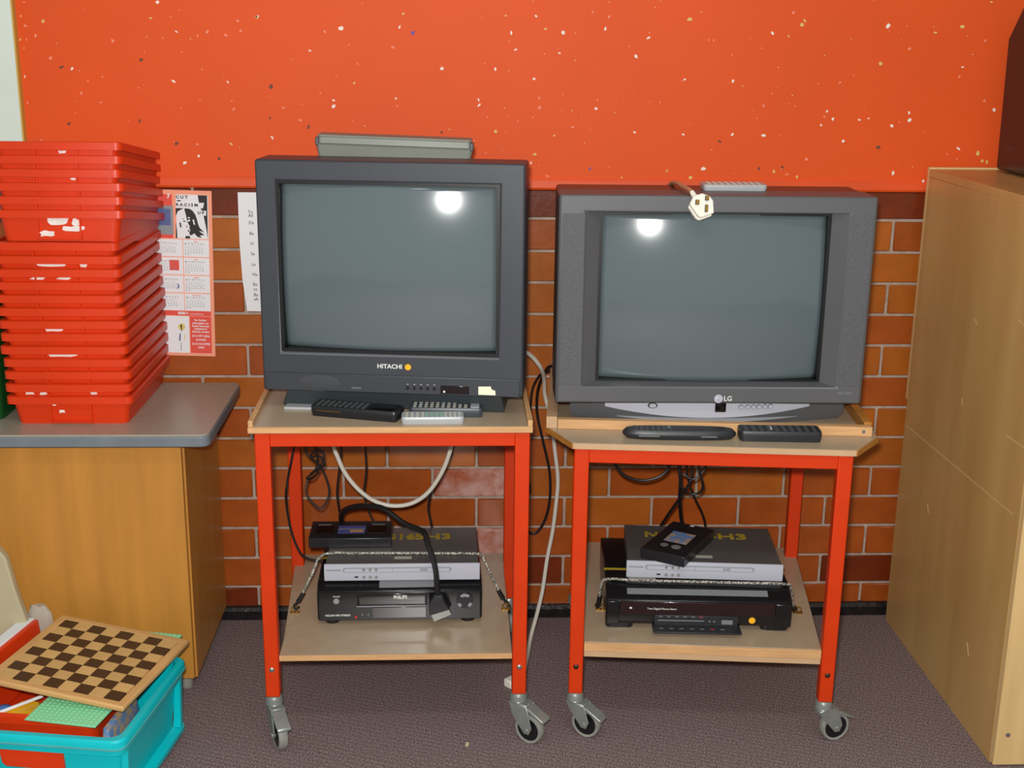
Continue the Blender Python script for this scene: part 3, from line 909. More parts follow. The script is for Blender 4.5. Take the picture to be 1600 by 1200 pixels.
# ================================================================== THINGS ON THE TELEVISIONS
gc = thing('plastic_case', 'grey hinged plastic case lying on top of the charcoal television', 'case', (-0.128, -0.375, 1.2000), rot=(0, 0.028, -0.03))
G().loft([rrect(0.152, 0.030, 0.008, 0.0), rrect(0.160, 0.036, 0.008, 0.042), rrect(0.162, 0.038, 0.008, 0.044)]).build('tub', 'grey_case', gc, 0.001)
ld = G().loft([rrect(0.158, 0.034, 0.008, 0.0445), rrect(0.156, 0.033, 0.008, 0.058), rrect(0.158, 0.035, 0.008, 0.0585), rrect(0.157, 0.034, 0.008, 0.062)]).build('lid', 'grey_case', gc, 0.001)
for s in (-1, 1):
    box('hinge', 'grey_case_dark', ld, s * 0.1575 - 0.004, s * 0.1575 + 0.004, -0.036, -0.022, 0.040, 0.057, 0.002)

def buttons(parent, m, x0, x1, y0, y1, nx, ny, z, r, sq=0.75):
    g = G()
    for i in range(nx):
        for j in range(ny):
            x = x0 + (x1 - x0) * (i / (nx - 1) if nx > 1 else 0.5)
            y = y0 + (y1 - y0) * (j / (ny - 1) if ny > 1 else 0.5)
            g.box(x - r, x + r, y - r * sq, y + r * sq, z - 0.002, z + 0.0006)
    return stuff(g.build('buttons', m, parent))

def remote(label, loc, rotz, L_, W_, H_, m, taper=0.9, group=None, r=0.008):
    t = thing('remote_control', label, 'remote control', loc, rotz, group)
    hx, hy = L_ / 2, W_ / 2
    b = G().loft([rrect(hx * 0.985, hy * taper, r, 0.0), rrect(hx, hy, r, H_ * 0.5), rrect(hx, hy, r, H_ * 0.85), rrect(hx * 0.985, hy * 0.93, r * .8, H_)]).build('body', m, t, smooth=True)
    return t

ZL = 0.7115
rm = remote('long black remote with shiny gold line, in front of the charcoal television', (-0.2030, -0.548, ZL), -0.28, 0.185, 0.055, 0.022, 'black_plastic')
box('battery_cover', 'gloss_black', rm, 0.030, 0.085, -0.024, 0.024, 0.0215, 0.0232, 0.0006)
box('trim_line', 'brass', rm, -0.078, -0.026, -0.0280, -0.0270, 0.0125, 0.0140)
buttons(rm, 'button_dark', -0.080, 0.018, -0.016, 0.016, 9, 4, 0.0225, 0.0036)
rm = remote('dark grey remote with pale buttons, touching the plinth of the charcoal television', (-0.0220, -0.538, ZL), -0.045, 0.150, 0.048, 0.020, 'remote_grey')
buttons(rm, 'button_light', -0.064, 0.040, -0.014, 0.014, 10, 3, 0.0205, 0.0032)
box('end_cap', 'remote_silver', rm, 0.050, 0.068, -0.018, 0.018, 0.0195, 0.0212, 0.0006)
rm = remote('small silver remote on the wooden top in front of a dark grey remote', (-0.0490, -0.588, ZL), 0.02, 0.126, 0.042, 0.015, 'remote_silver')
buttons(rm, 'button_light', -0.052, -0.02, -0.014, 0.014, 4, 4, 0.0152, 0.0026)
buttons(rm, 'button_green', -0.012, 0.018, -0.014, 0.014, 4, 4, 0.0152, 0.0026)
buttons(rm, 'button_light', 0.026, 0.054, -0.014, 0.014, 4, 4, 0.0152, 0.0026)
ps = thing('paper_strip', 'thin white strip poking out from under the charcoal television plinth', 'paper', (-0.322, -0.487, ZL), -0.10)
G().prism([(-0.035, -0.018), (0.035, -0.018), (0.036, 0.030), (-0.034, 0.032)], 'z', 0.0, 0.0055).build('strip', 'remote_silver', ps, 0.0006)

ZR = 0.6685
rm = thing('remote_control', 'long curved black remote with pointed end, in front of the grey television', 'remote control', (0.4575, -0.5640, ZR), -0.05)
def oval(hx, hy, z, n=28, p=0.55):
    return [(math.copysign(abs(math.cos(2 * PI * i / n)) ** p, math.cos(2 * PI * i / n)) * hx, math.copysign(abs(math.sin(2 * PI * i / n)) ** 0.8, math.sin(2 * PI * i / n)) * hy, z) for i in range(n)]
G().loft([oval(0.108, 0.019, 0.0), oval(0.117, 0.024, 0.008), oval(0.117, 0.024, 0.013), oval(0.110, 0.020, 0.020)]).build('body', 'black_satin', rm, smooth=True)
box('side_stripe', 'print_grey', rm, -0.085, 0.075, -0.0236, -0.020, 0.0085, 0.0105)
buttons(rm, 'button_dark', -0.090, -0.02, -0.012, 0.012, 7, 3, 0.0203, 0.0034)
buttons(rm, 'button_green', -0.022, -0.020, 0.004, 0.006, 1, 1, 0.0208, 0.0030)
rm = remote('chunky black remote with rounded corners, beside a long curved remote', (0.6640, -0.5720, ZR), -0.06, 0.168, 0.050, 0.022, 'black_satin', 0.96, r=0.010)
buttons(rm, 'button_dark', -0.070, 0.070, -0.014, 0.014, 10, 3, 0.0225, 0.0036)
box('mode_key', 'button_light', rm, -0.020, -0.016, -0.008, 0.010, 0.0215, 0.0240)

rm = remote('flat silver remote lying on top of the grey television', (0.578, -0.392, 1.1588), -0.02, 0.132, 0.060, 0.013, 'remote_silver')
buttons(rm, 'button_light', -0.052, 0.052, -0.018, 0.020, 9, 4, 0.0132, 0.0028)

pl = thing('mains_plug', 'white three pin mains plug hanging over the front edge of the grey television', 'plug', (0.4880, -0.5045, 1.1370), rot=(-0.25, 0.06, 0.0))
out_ = [(-0.025, 0.001), (-0.018, 0.018), (-0.001, 0.024), (0.014, 0.020), (0.022, 0.011), (0.025, -0.014), (-0.001, -0.025), (-0.008, -0.021)]
G().prism([(x * 0.98 - 0.001, z * 0.98 - 0.005) for x, z in out_], 'y', -0.012, 0.0).build('back_shell', 'plug_white', pl, 0.002)
G().prism(out_, 'y', -0.024, -0.0125).build('front_shell', 'plug_white', pl, 0.002)
for x, z, w, h in ((-0.011, 0.005, 0.0032, 0.0085), (0.008, 0.0145, 0.0032, 0.0085), (0.008, -0.006, 0.0024, 0.0130)):
    box('pin', 'brass', pl, x - w, x + w, -0.034, -0.022, z - h * .5, z + h * .5, 0.0005)
    box('pin_sleeve', 'gasket_black', pl, x - w * 1.1, x + w * 1.1, -0.031, -0.0235, z - h * .55, z + h * .55)
G().cyl((-0.014, -0.012, 0.018), (-0.019, -0.006, 0.028), 0.006, 0.0048, 10).build('cord_grip', 'plug_white', pl, smooth=True)
G().tube([(-0.018, -0.008, 0.026), (-0.021, 0.02, 0.0365), (-0.024, 0.07, 0.049), (-0.026, 0.13, 0.064), (-0.026, 0.20, 0.072), (-0.026, 0.27, 0.06), (-0.024, 0.34, 0.0), (-0.02, 0.36, -0.1)], 0.0045).build('flex', 'cable_brown', pl, smooth=True)

# ================================================================== PLAYERS ON THE LOWER SHELVES
def copy_tree(o, parent=None):
    c = o.copy()
    C.objects.link(c)
    c.parent = parent
    for ch in list(o.children):
        copy_tree(ch, c)
    return c

V1 = thing('video_recorder', 'black video recorder with round jog dial, behind a loose black connector', 'video recorder', (-0.126, -0.466, 0.205), 0.022)
G().prism([(0.004, 0.009), (0.0, 0.014), (0.0, 0.078), (0.006, 0.083), (0.026, 0.094), (0.27, 0.094), (0.27, 0.009)], 'x', -0.181, 0.181).build('casing', 'vcr_black', V1, 0.003)
for x in (-0.150, 0.150):
    for y in (0.022, 0.24):
        G().cyl((x, y, 0.0), (x, y, 0.011), 0.016, 0.018).build('foot', 'hub_black', V1, smooth=True)
fp = G().ring((-0.178, 0.178, 0.012, 0.078), (-0.092, 0.058, 0.046, 0.074), -0.003, 0.004).build('front_panel', 'vcr_black', V1, 0.0015)
tf = box('tape_flap', 'gloss_black', V1, -0.090, 0.056, -0.0015, 0.003, 0.047, 0.073, 0.001)
text('lettering', 'PHILIPS', 0.0115, 'print_white', tf, (-0.014, -0.0020, 0.0645), bold=0.0003, sx=0.82)
box('flap_line', 'print_grey', tf, -0.040, 0.040, -0.0021, -0.001, 0.0555, 0.0562)
dwv = box('display_window', 'vcr_window', V1, -0.062, 0.058, -0.0042, 0.0, 0.016, 0.042, 0.001)
box('slot_lip', 'silver_dark', V1, -0.095, 0.058, -0.0050, 0.0, 0.0435, 0.0458, 0.0008)
disc('power_button', 'silver_dark', V1, (-0.139, -0.002, 0.059), 0.0065, 0.004, 16)
text('lettering', 'POWER', 0.0045, 'print_white', V1, (-0.146, -0.0034, 0.0690))
text('lettering', 'NICAM HIFI STEREO', 0.0062, 'print_white', V1, (-0.164, -0.0034, 0.0240), bold=0.0001)
disc('record_button', 'toy_red', V1, (-0.097, -0.0028, 0.0200), 0.0028, 0.002, 10)
for x in (-0.083, -0.070):
    box('button', 'print_grey', V1, x - 0.001, x + 0.001, -0.0042, -0.002, 0.022, 0.028)
jd = disc('jog_dial', 'hub_black', V1, (0.143, -0.0025, 0.0550), 0.0185, 0.003, 24)
for a0, a1 in ((0.9, 2.24), (3.5, 4.1), (5.3, 5.95)):
    pts = [(0.143 + r * math.cos(a0 + (a1 - a0) * t), 0.055 + r * math.sin(a0 + (a1 - a0) * t)) for r, ts in ((0.0175, (0, .33, .66, 1)), (0.011, (1, .66, .33, 0))) for t in ts]
    G().prism(pts, 'y', -0.0075, -0.005).build('dial_key', 'silver_dark', jd)
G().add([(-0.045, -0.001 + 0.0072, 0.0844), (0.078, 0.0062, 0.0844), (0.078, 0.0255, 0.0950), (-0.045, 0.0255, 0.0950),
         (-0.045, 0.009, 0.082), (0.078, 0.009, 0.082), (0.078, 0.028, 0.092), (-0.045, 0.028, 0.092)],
        [(0, 1, 2, 3), (7, 6, 5, 4), (0, 4, 5, 1), (1, 5, 6, 2), (2, 6, 7, 3), (3, 7, 4, 0)]).build('label_strip', 'print_grey', V1)  # grey sticker on the sloped front edge of this recorder
box('paint_stripe', 'yellow_paint', V1, -0.181, 0.181, 0.150, 0.162, 0.0935, 0.0945)

def dvd(label, loc, rz, post, px0, px1):
    t = thing('disc_player', label, 'disc player', loc, rz, 'silver fronted disc players')
    box('casing', 'dvd_top', t, -0.168, 0.168, 0.004, 0.215, 0.003, 0.0405, 0.001)
    f = G().prism([(0.004, 0.001), (0.0, 0.003), (-0.002, 0.020), (0.0, 0.039), (0.004, 0.0415)], 'x', -0.171, 0.171).build('front_panel', 'silver', t, 0.0006)
    G().loft([[(p[0], -0.0030, p[2]) for p in []] or [(x, -0.0022, z) for x, z in cap(-0.130, 0.108, 0.0285, 0.0055)], [(x, -0.0034, z) for x, z in cap(-0.129, 0.107, 0.0285, 0.0048)]]).build('tray_bezel', 'silver_dark', f)
    G().loft([[(x, -0.0030, z) for x, z in cap(-0.127, 0.105, 0.0285, 0.0042)], [(x, -0.0040, z) for x, z in cap(-0.127, 0.105, 0.0285, 0.0040)]]).build('tray_door', 'silver', f)
    box('door_split', 'silver_dark', f, -0.0215, -0.0205, -0.0043, -0.002, 0.0245, 0.0325)
    text('lettering', 'DVD', 0.0075, 'print_grey', f, (0.040, -0.0042, 0.0285), bold=0.0003)
    for x in (-0.084, -0.070, -0.057):
        for z in (0.030, 0.0125):
            disc('button', 'castor_grey', f, (x, -0.0025, z), 0.0030, 0.0030, 10)
    box('indicator', 'hub_black', f, -0.1045, -0.0965, -0.0032, 0.0, 0.0112, 0.0138)
    g = G()
    for i in range(9):
        g.box(-0.166 + i * 0.0036, -0.1638 + i * 0.0036, -0.0026, 0.0, 0.0270, 0.0295 + 0.0006 * (i % 2))
    stuff(g.build('brand_mark', 'print_grey', f))
    box('rating_label', 'button_light', t, -0.018, 0.020, 0.030, 0.044, 0.0400, 0.0408)
    for x, body, sz in post:
        text('painted_mark', body, 0.044, 'yellow_paint', t, (x, 0.158, 0.0407), rot=(0, 0, 0), bold=0.0012, sx=sz)
    for x in (-0.14, 0.14):
        for y in (0.03, 0.19):
            G().cyl((x, y, 0.0), (x, y, 0.004), 0.010).build('foot', 'hub_black', t)
    return t

def cap(x0, x1, z, r, n=8):
    out = []
    for i in range(n + 1):
        a = -PI / 2 + PI * i / n
        out.append((x1 - r + r * math.cos(a), z + r * math.sin(a)))
    for i in range(n + 1):
        a = PI / 2 + PI * i / n
        out.append((x0 + r + r * math.cos(a), z + r * math.sin(a)))
    return out

D1 = dvd('silver fronted disc player strapped by a grey cord, on the recorder with jog dial', (-0.121, -0.449, 0.299), 0.008, [(-0.085, 'NG16', 1.0), (0.022, '5H3', 1.15)], 0, 0)
D2 = dvd('silver fronted disc player under a slanted cassette, on the recorder with open flap', (0.543, -0.486, 0.3130), -0.088, [(-0.125, 'NG16', 1.0), (0.014, '5H3', 1.3)], 0, 0)

V2 = thing('video_recorder', 'wide black video recorder with open control flap and orange dot sticker', 'video recorder', (0.523, -0.545, 0.2205), -0.066)
G().prism([(0.006, 0.012), (0.0, 0.018), (0.0, 0.068), (0.010, 0.076), (0.050, 0.0915), (0.30, 0.0915), (0.30, 0.012)], 'x', -0.201, 0.201).build('casing', 'vcr_black', V2, 0.003)
for x in (-0.170, 0.168):
    for y in (0.030, 0.27):
        G().loft([rrect(0.030, 0.020, 0.012, 0.0, x, y), rrect(0.031, 0.021, 0.012, 0.014, x, y)]).build('foot', 'hub_black', V2)
for s, x0, x1 in ((-1, -0.199, -0.172), (1, 0.165, 0.199)):
    box('end_pillar', 'vcr_black', V2, x0, x1, -0.004, 0.004, 0.014, 0.068, 0.002)
tw = box('tape_window', 'vcr_window', V2, -0.171, 0.164, -0.0030, 0.003, 0.038, 0.068, 0.001)
text('lettering', 'Twin Digital Picture Store', 0.0060, 'print_white', tw, (-0.112, -0.0034, 0.052))
box('lettering_mark', 'print_white', tw, -0.150, -0.145, -0.0034, -0.002, 0.051, 0.055)
cp = box('control_recess', 'black_satin', V2, -0.095, 0.085, -0.0025, 0.003, 0.013, 0.037, 0.001)
box('control_line', 'print_grey', cp, -0.088, 0.012, -0.0032, -0.001, 0.024, 0.0262)
box('control_key', 'print_grey', cp, 0.050, 0.074, -0.0036, -0.001, 0.018, 0.028, 0.0005)
for x in (0.024, 0.034):
    box('control_key', 'print_grey', cp, x - 0.002, x + 0.002, -0.0032, -0.001, 0.023, 0.026)
for i in range(6):
    box('control_mark', 'print_red' if i == 5 else 'print_grey', cp, -0.086 + i * 0.0175, -0.078 + i * 0.0175, -0.0030, -0.001, 0.0330, 0.0345)
fo = box('open_flap', 'black_satin', V2, -0.100, 0.090, -0.036, 0.004, 0.0100, 0.0135, 0.0008)
for i in range(7):
    box('flap_mark', 'print_red' if i == 5 else 'print_grey', fo, -0.086 + i * 0.022, -0.077 + i * 0.022, -0.020, -0.017, 0.0130, 0.0139)
disc('dot_sticker', 'sticker_orange', V2, (0.116, 0.0005, 0.0275), 0.0072, 0.0010)
for a in (('label_strip', 'print_grey', -0.155, 0.150, 0.014, 0.030), ('paper_label', 'button_light', -0.150, -0.090, 0.056, 0.075)):  # grey strip: reflection on the sloped top, painted in as a flat colour
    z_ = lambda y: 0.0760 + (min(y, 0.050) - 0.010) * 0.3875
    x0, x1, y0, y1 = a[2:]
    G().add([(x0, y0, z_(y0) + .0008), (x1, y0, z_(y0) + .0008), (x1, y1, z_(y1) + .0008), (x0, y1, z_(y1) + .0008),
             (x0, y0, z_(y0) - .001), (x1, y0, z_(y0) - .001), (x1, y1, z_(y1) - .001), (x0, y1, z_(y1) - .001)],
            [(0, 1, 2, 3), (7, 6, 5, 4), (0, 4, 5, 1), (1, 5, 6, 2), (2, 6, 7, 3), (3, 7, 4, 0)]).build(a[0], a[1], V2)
box('paint_stripe', 'yellow_paint', V2, -0.201, 0.201, 0.110, 0.120, 0.0910, 0.0920)

def cassette(label, loc, rz):
    t = thing('video_cassette', label, 'video cassette', loc, rz)
    G().prism([(-0.051, 0.0), (0.051, 0.0), (0.051, 0.0245), (-0.044, 0.0245), (-0.051, 0.0225)], 'x', -0.0935, 0.0935).build('shell', 'black_plastic', t, 0.0015)
    box('tape_door', 'gloss_black', t, -0.092, 0.092, 0.049, 0.0525, 0.001, 0.0235, 0.0008)
    return t
K1 = cassette('black cassette with blue and orange label, lying beside the arching black cable', (-0.2430, -0.3030, 0.3400), 0.01)
box('label', 'vhs_blue', K1, -0.030, 0.032, -0.026, 0.020, 0.0243, 0.0250)
box('label_stripe', 'print_grey', K1, -0.030, 0.032, -0.003, 0.003, 0.0245, 0.0254)
box('label_stripe', 'vhs_orange', K1, -0.002, 0.028, -0.018, -0.007, 0.0245, 0.0254)
for s in (-1, 1):
    box('window', 'gloss_black', K1, s * 0.060 - 0.020, s * 0.060 + 0.020, -0.024, 0.018, 0.0243, 0.0249)
    box('embossed_mark', 'print_grey', K1, s * 0.062 - 0.016, s * 0.062 + 0.014, 0.026, 0.030, 0.0243, 0.0250)
K2 = cassette('black cassette with picture label, lying slantwise on the disc player', (0.4980, -0.4020, 0.3535), 1.02)
box('label', 'vhs_label', K2, -0.026, 0.036, -0.028, 0.026, 0.0243, 0.0250)
for y in (-0.014, 0.014):
    G().cyl((-0.050, y, 0.0243), (-0.050, y, 0.0250), 0.011 if y < 0 else 0.009, n=16).build('hub_window', 'castor_grey', K2)
box('shiny_tab', 'print_white', K2, 0.082, 0.090, -0.004, 0.006, 0.0243, 0.0248)

# ================================================================== ELASTIC CORDS
def cord(label, pts, hooks):
    t = thing('elastic_cord', label, 'cord', (0, 0, 0))
    G().tube(pts, 0.0030, 8, 6).build('cord', 'cord_grey', t, smooth=True)
    for hk in hooks:
        h = G().tube(hk, 0.0032, 8, 5).build('hook', 'cable_black', t, smooth=True)
        p = Vector(hk[0])
        q = Vector(hk[1])
        G().cyl(p + (p - q) * 0.8, q, 0.0050, 0.0058, 10).build('ferrule', 'cable_black', h, smooth=True)
    return t
cord('grey twisted elastic cord stretched over the disc player beside the arching black cable',
     [(-0.348, -0.405, 0.248), (-0.323, -0.412, 0.302), (-0.298, -0.400, 0.343), (-0.221, -0.395, 0.3435), (-0.128, -0.395, 0.3435), (-0.035, -0.398, 0.3435), (0.048, -0.403, 0.3435), (0.060, -0.405, 0.330), (0.078, -0.400, 0.288), (0.097, -0.398, 0.246), (0.110, -0.395, 0.222)],
     [[(-0.350, -0.405, 0.243), (-0.357, -0.405, 0.231), (-0.366, -0.405, 0.221), (-0.362, -0.405, 0.213), (-0.356, -0.405, 0.219)],
      [(0.098, -0.398, 0.244), (0.104, -0.397, 0.232), (0.114, -0.395, 0.219), (0.119, -0.395, 0.212), (0.113, -0.395, 0.210)]])
cord('grey elastic cord stretched over the recorder with the open flap',
     [(0.318, -0.450, 0.258), (0.318, -0.468, 0.295), (0.330, -0.480, 0.3150), (0.399, -0.491, 0.3165), (0.509, -0.499, 0.3165), (0.606, -0.507, 0.3165), (0.712, -0.515, 0.3165), (0.731, -0.510, 0.305), (0.742, -0.490, 0.268), (0.752, -0.470, 0.240)],
     [[(0.318, -0.448, 0.254), (0.317, -0.444, 0.243), (0.312, -0.440, 0.234), (0.316, -0.437, 0.228), (0.321, -0.438, 0.234)],
      [(0.752, -0.470, 0.240), (0.756, -0.464, 0.233), (0.762, -0.458, 0.229), (0.759, -0.456, 0.225), (0.754, -0.458, 0.227)]])
def eye(tr, x, y, z):
    g = G()
    n = 12
    g.tube([(x + 0.007 * math.cos(2 * PI * i / n), y, z + 0.008 + 0.007 * math.sin(2 * PI * i / n)) for i in range(n + 1)], 0.0018, 6, 2)
    g.box(x - 0.010, x + 0.010, y - 0.005, y + 0.005, z - 0.001, z + 0.002)
    return g.build('screw_eye', 'brass', tr, smooth=True)
for x, y in ((-0.236, 0.198), (0.240, 0.204)):
    eye(LT, x, y, 0.205)
for x, y in ((-0.213, 0.150), (0.230, 0.166)):
    eye(RT, x, y, 0.2205)

# ================================================================== CABLES
def cable(name, label, pts, r, m, n=8):
    return tag(G().tube(pts, r, n, 6).build(name, m, None, smooth=True), label, 'cable')
cable('hanging_cable', 'thick white cable sagging in a loop under the straight fronted trolley top', [(-0.290, -0.3, 0.70), (-0.28, -0.3, 0.575), (-0.27, -0.3, 0.537), (-0.254, -0.3, 0.499), (-0.225, -0.3, 0.46), (-0.189, -0.3, 0.432), (-0.146, -0.3, 0.42), (-0.102, -0.3, 0.427), (-0.065, -0.3, 0.454), (-0.035, -0.3, 0.501), (-0.016, -0.3, 0.552), (-0.002, -0.3, 0.62), (0.0, -0.3, 0.70)], 0.0050, 'cable_white')
cable('hanging_cable', 'tangled thin black cable bunched beside the rear leg under the trolley top', [(-0.34, -0.3, 0.70), (-0.342, -0.3, 0.553), (-0.31, -0.305, 0.542), (-0.299, -0.31, 0.526), (-0.315, -0.3, 0.51), (-0.336, -0.29, 0.491), (-0.345, -0.3, 0.453), (-0.321, -0.305, 0.421), (-0.306, -0.305, 0.421), (-0.292, -0.3, 0.452), (-0.30, -0.295, 0.491), (-0.315, -0.29, 0.517), (-0.332, -0.295, 0.537), (-0.317, -0.3, 0.556), (-0.300, -0.31, 0.545), (-0.322, -0.305, 0.495), (-0.343, -0.29, 0.484), (-0.325, -0.28, 0.50), (-0.318, -0.28, 0.53), (-0.33, -0.28, 0.60), (-0.33, -0.28, 0.70)], 0.0024, 'cable_black')
cable('hanging_cable', 'thin black cable dropping straight behind the cassette on the disc player', [(-0.262, -0.26, 0.70), (-0.266, -0.26, 0.547), (-0.272, -0.26, 0.492), (-0.278, -0.26, 0.437), (-0.274, -0.255, 0.39), (-0.269, -0.235, 0.345), (-0.26, -0.21, 0.312)], 0.0026, 'cable_black')
cable('hanging_cable', 'thin black cable crossing the white loop behind the painted disc player', [(-0.215, -0.2, 0.70), (-0.215, -0.2, 0.527), (-0.214, -0.2, 0.471), (-0.22, -0.2, 0.415), (-0.212, -0.2, 0.374), (-0.193, -0.205, 0.334), (-0.18, -0.21, 0.312)], 0.0024, 'cable_black')
cable('hanging_cable', 'thin black cable slanting down from the white loop to the rear of the disc player', [(0.01, -0.22, 0.70), (-0.009, -0.22, 0.533), (-0.036, -0.22, 0.478), (-0.057, -0.22, 0.438), (-0.068, -0.22, 0.39), (-0.064, -0.22, 0.357), (-0.056, -0.225, 0.318)], 0.0026, 'cable_black')
cable('hanging_cable', 'thin black cable curving round the rear leg down to the recorder with a jog dial', [(-0.375, -0.19, 0.56), (-0.388, -0.2, 0.50), (-0.402, -0.205, 0.43), (-0.397, -0.25, 0.402), (-0.383, -0.285, 0.351), (-0.364, -0.3, 0.308), (-0.347, -0.3, 0.292), (-0.318, -0.3, 0.284), (-0.300, -0.30, 0.280)], 0.0026, 'cable_black')
sc_ = thing('connector_cable', 'thick black cable arching over the disc player to a loose flat connector', 'cable', (0, 0, 0))
G().tube([(-0.262, -0.22, 0.325), (-0.272, -0.245, 0.37), (-0.258, -0.285, 0.405), (-0.23, -0.315, 0.425), (-0.2, -0.345, 0.437), (-0.163, -0.37, 0.439), (-0.12, -0.395, 0.416), (-0.084, -0.415, 0.408), (-0.071, -0.43, 0.406), (-0.064, -0.452, 0.388), (-0.053, -0.470, 0.364), (-0.046, -0.483, 0.335), (-0.044, -0.488, 0.307), (-0.041, -0.488, 0.280)], 0.0062, 8, 6).build('flex', 'cable_black', sc_, smooth=True)
G().loft([[(-0.049, -0.494, 0.285), (-0.033, -0.494, 0.285), (-0.033, -0.480, 0.285), (-0.049, -0.480, 0.285)],
          [(-0.062, -0.497, 0.265), (-0.026, -0.497, 0.268), (-0.026, -0.478, 0.268), (-0.062, -0.478, 0.265)],
          [(-0.060, -0.497, 0.238), (-0.016, -0.497, 0.252), (-0.016, -0.478, 0.252), (-0.060, -0.478, 0.238)]]).build('connector_shell', 'black_satin', sc_, 0.002)
G().prism([(-0.058, 0.240), (-0.018, 0.253), (-0.012, 0.240), (-0.050, 0.222)], 'y', -0.4955, -0.4800).build('connector_plate', 'castor_grey', sc_, 0.001)
cable('trailing_cable', 'long white cable running down between the two trolleys to the carpet', [(0.10, -0.22, 0.77), (0.149, -0.2, 0.761), (0.173, -0.18, 0.745), (0.197, -0.16, 0.711), (0.209, -0.11, 0.669), (0.214, -0.075, 0.62), (0.232, -0.060, 0.55), (0.243, -0.055, 0.47), (0.252, -0.055, 0.394), (0.248, -0.06, 0.328), (0.240, -0.07, 0.261), (0.226, -0.09, 0.193), (0.214, -0.12, 0.124), (0.198, -0.155, 0.073), (0.180, -0.21, 0.038), (0.165, -0.29, 0.014), (0.155, -0.34, 0.008), (0.143, -0.366, 0.012)], 0.0050, 'cable_white')
wp = thing('cable_plug', 'small white plug lying on the carpet at the end of the long white cable', 'plug', (0.128, -0.376, 0.0), 0.75)
box('shell', 'plug_white', wp, -0.016, 0.016, -0.012, 0.012, 0.0, 0.020, 0.003)
G().cyl((0.015, 0.0, 0.010), (0.024, 0.0, 0.010), 0.006, 0.005, 10).build('cord_grip', 'plug_white', wp, smooth=True)
cable('trailing_cable', 'black cable hanging in a deep loop between the two trolleys', [(0.26, -0.16, 0.72), (0.223, -0.15, 0.713), (0.212, -0.10, 0.687), (0.198, -0.060, 0.63), (0.198, -0.04, 0.564), (0.214, -0.035, 0.49), (0.232, -0.03, 0.41), (0.235, -0.03, 0.34), (0.226, -0.03, 0.285), (0.207, -0.03, 0.247), (0.189, -0.03, 0.240), (0.176, -0.035, 0.258), (0.169, -0.04, 0.30), (0.176, -0.04, 0.345), (0.184, -0.04, 0.360), (0.176, -0.04, 0.40), (0.165, -0.05, 0.45)], 0.0034, 'cable_black')
cable('trailing_cable', 'short black cable bending from the grey television down beside the charcoal television', [(0.240, -0.10, 0.690), (0.214, -0.09, 0.682), (0.198, -0.07, 0.665), (0.184, -0.06, 0.630), (0.180, -0.055, 0.58), (0.178, -0.055, 0.53), (0.172, -0.06, 0.47)], 0.0030, 'cable_black')
cable('hanging_cable', 'black cable sagging in a shallow arc under the chamfered trolley top', [(0.352, -0.3, 0.652), (0.355, -0.3, 0.55), (0.365, -0.3, 0.515), (0.384, -0.3, 0.493), (0.414, -0.3, 0.481), (0.443, -0.3, 0.481), (0.472, -0.3, 0.493), (0.488, -0.3, 0.515), (0.500, -0.3, 0.56), (0.505, -0.3, 0.652)], 0.0036, 'cable_black')
cable('hanging_cable', 'black cable dropping straight to the disc player behind the slanted cassette', [(0.505, -0.3, 0.652), (0.509, -0.3, 0.53), (0.515, -0.3, 0.48), (0.519, -0.28, 0.426), (0.53, -0.255, 0.366), (0.545, -0.235, 0.325)], 0.0044, 'cable_black')
cable('hanging_cable', 'black cable slanting across the others to the corner of the slanted cassette player', [(0.536, -0.31, 0.652), (0.538, -0.31, 0.504), (0.534, -0.31, 0.477), (0.516, -0.295, 0.434), (0.496, -0.265, 0.382), (0.478, -0.23, 0.325)], 0.0034, 'cable_black')
cable('hanging_cable', 'thin black cable crossing behind the others and bowing outward to the disc player', [(0.526, -0.29, 0.652), (0.530, -0.29, 0.51), (0.537, -0.29, 0.472), (0.554, -0.28, 0.429), (0.578, -0.26, 0.382), (0.590, -0.245, 0.345), (0.592, -0.24, 0.325)], 0.0026, 'cable_black')
cable('hanging_cable', 'coiled dark cable end with a round loop under the chamfered trolley top', [(0.575, -0.31, 0.652), (0.572, -0.31, 0.53), (0.560, -0.31, 0.500), (0.540, -0.31, 0.486), (0.518, -0.305, 0.497), (0.514, -0.30, 0.475), (0.526, -0.30, 0.455), (0.545, -0.30, 0.446), (0.561, -0.305, 0.452), (0.566, -0.31, 0.470), (0.560, -0.315, 0.490), (0.552, -0.315, 0.53), (0.552, -0.31, 0.652)], 0.0030, 'cable_black')

# ================================================================== CRATE, CHESSBOARD AND TOYS
CR = thing('plastic_crate', 'turquoise plastic crate holding toys beneath a chessboard', 'crate', (-0.803, -0.703, 0.0), -0.150)
HX, HY = 0.205, 0.172
def cr(hx, hy, z, r=0.024):
    return rrect(hx, hy, r, z, 0, 0, 5)
G().loft([cr(HX - .030, HY - .030, 0.0), cr(HX - .012, HY - .012, 0.160), cr(HX - .016, HY - .016, 0.160), cr(HX - .034, HY - .034, 0.005)]).build('body', 'turquoise', CR, smooth=True)
G().loft([cr(HX - .016, HY - .016, 0.148), cr(HX - .004, HY - .004, 0.146), cr(HX - .003, HY - .003, 0.160), cr(HX, HY, 0.163), cr(HX, HY, 0.176), cr(HX - .003, HY - .003, 0.180), cr(HX - .014, HY - .014, 0.180), cr(HX - .016, HY - .016, 0.176)], closed=True).build('rim', 'turquoise', CR, smooth=True)
G().loft([cr(HX - .0018, HY - .0018, 0.1585), cr(HX + .0012, HY + .0012, 0.1600), cr(HX + .0012, HY + .0012, 0.1635), cr(HX - .0018, HY - .0018, 0.165)], closed=True).build('rim_lip', 'turquoise_lip', CR, smooth=True)
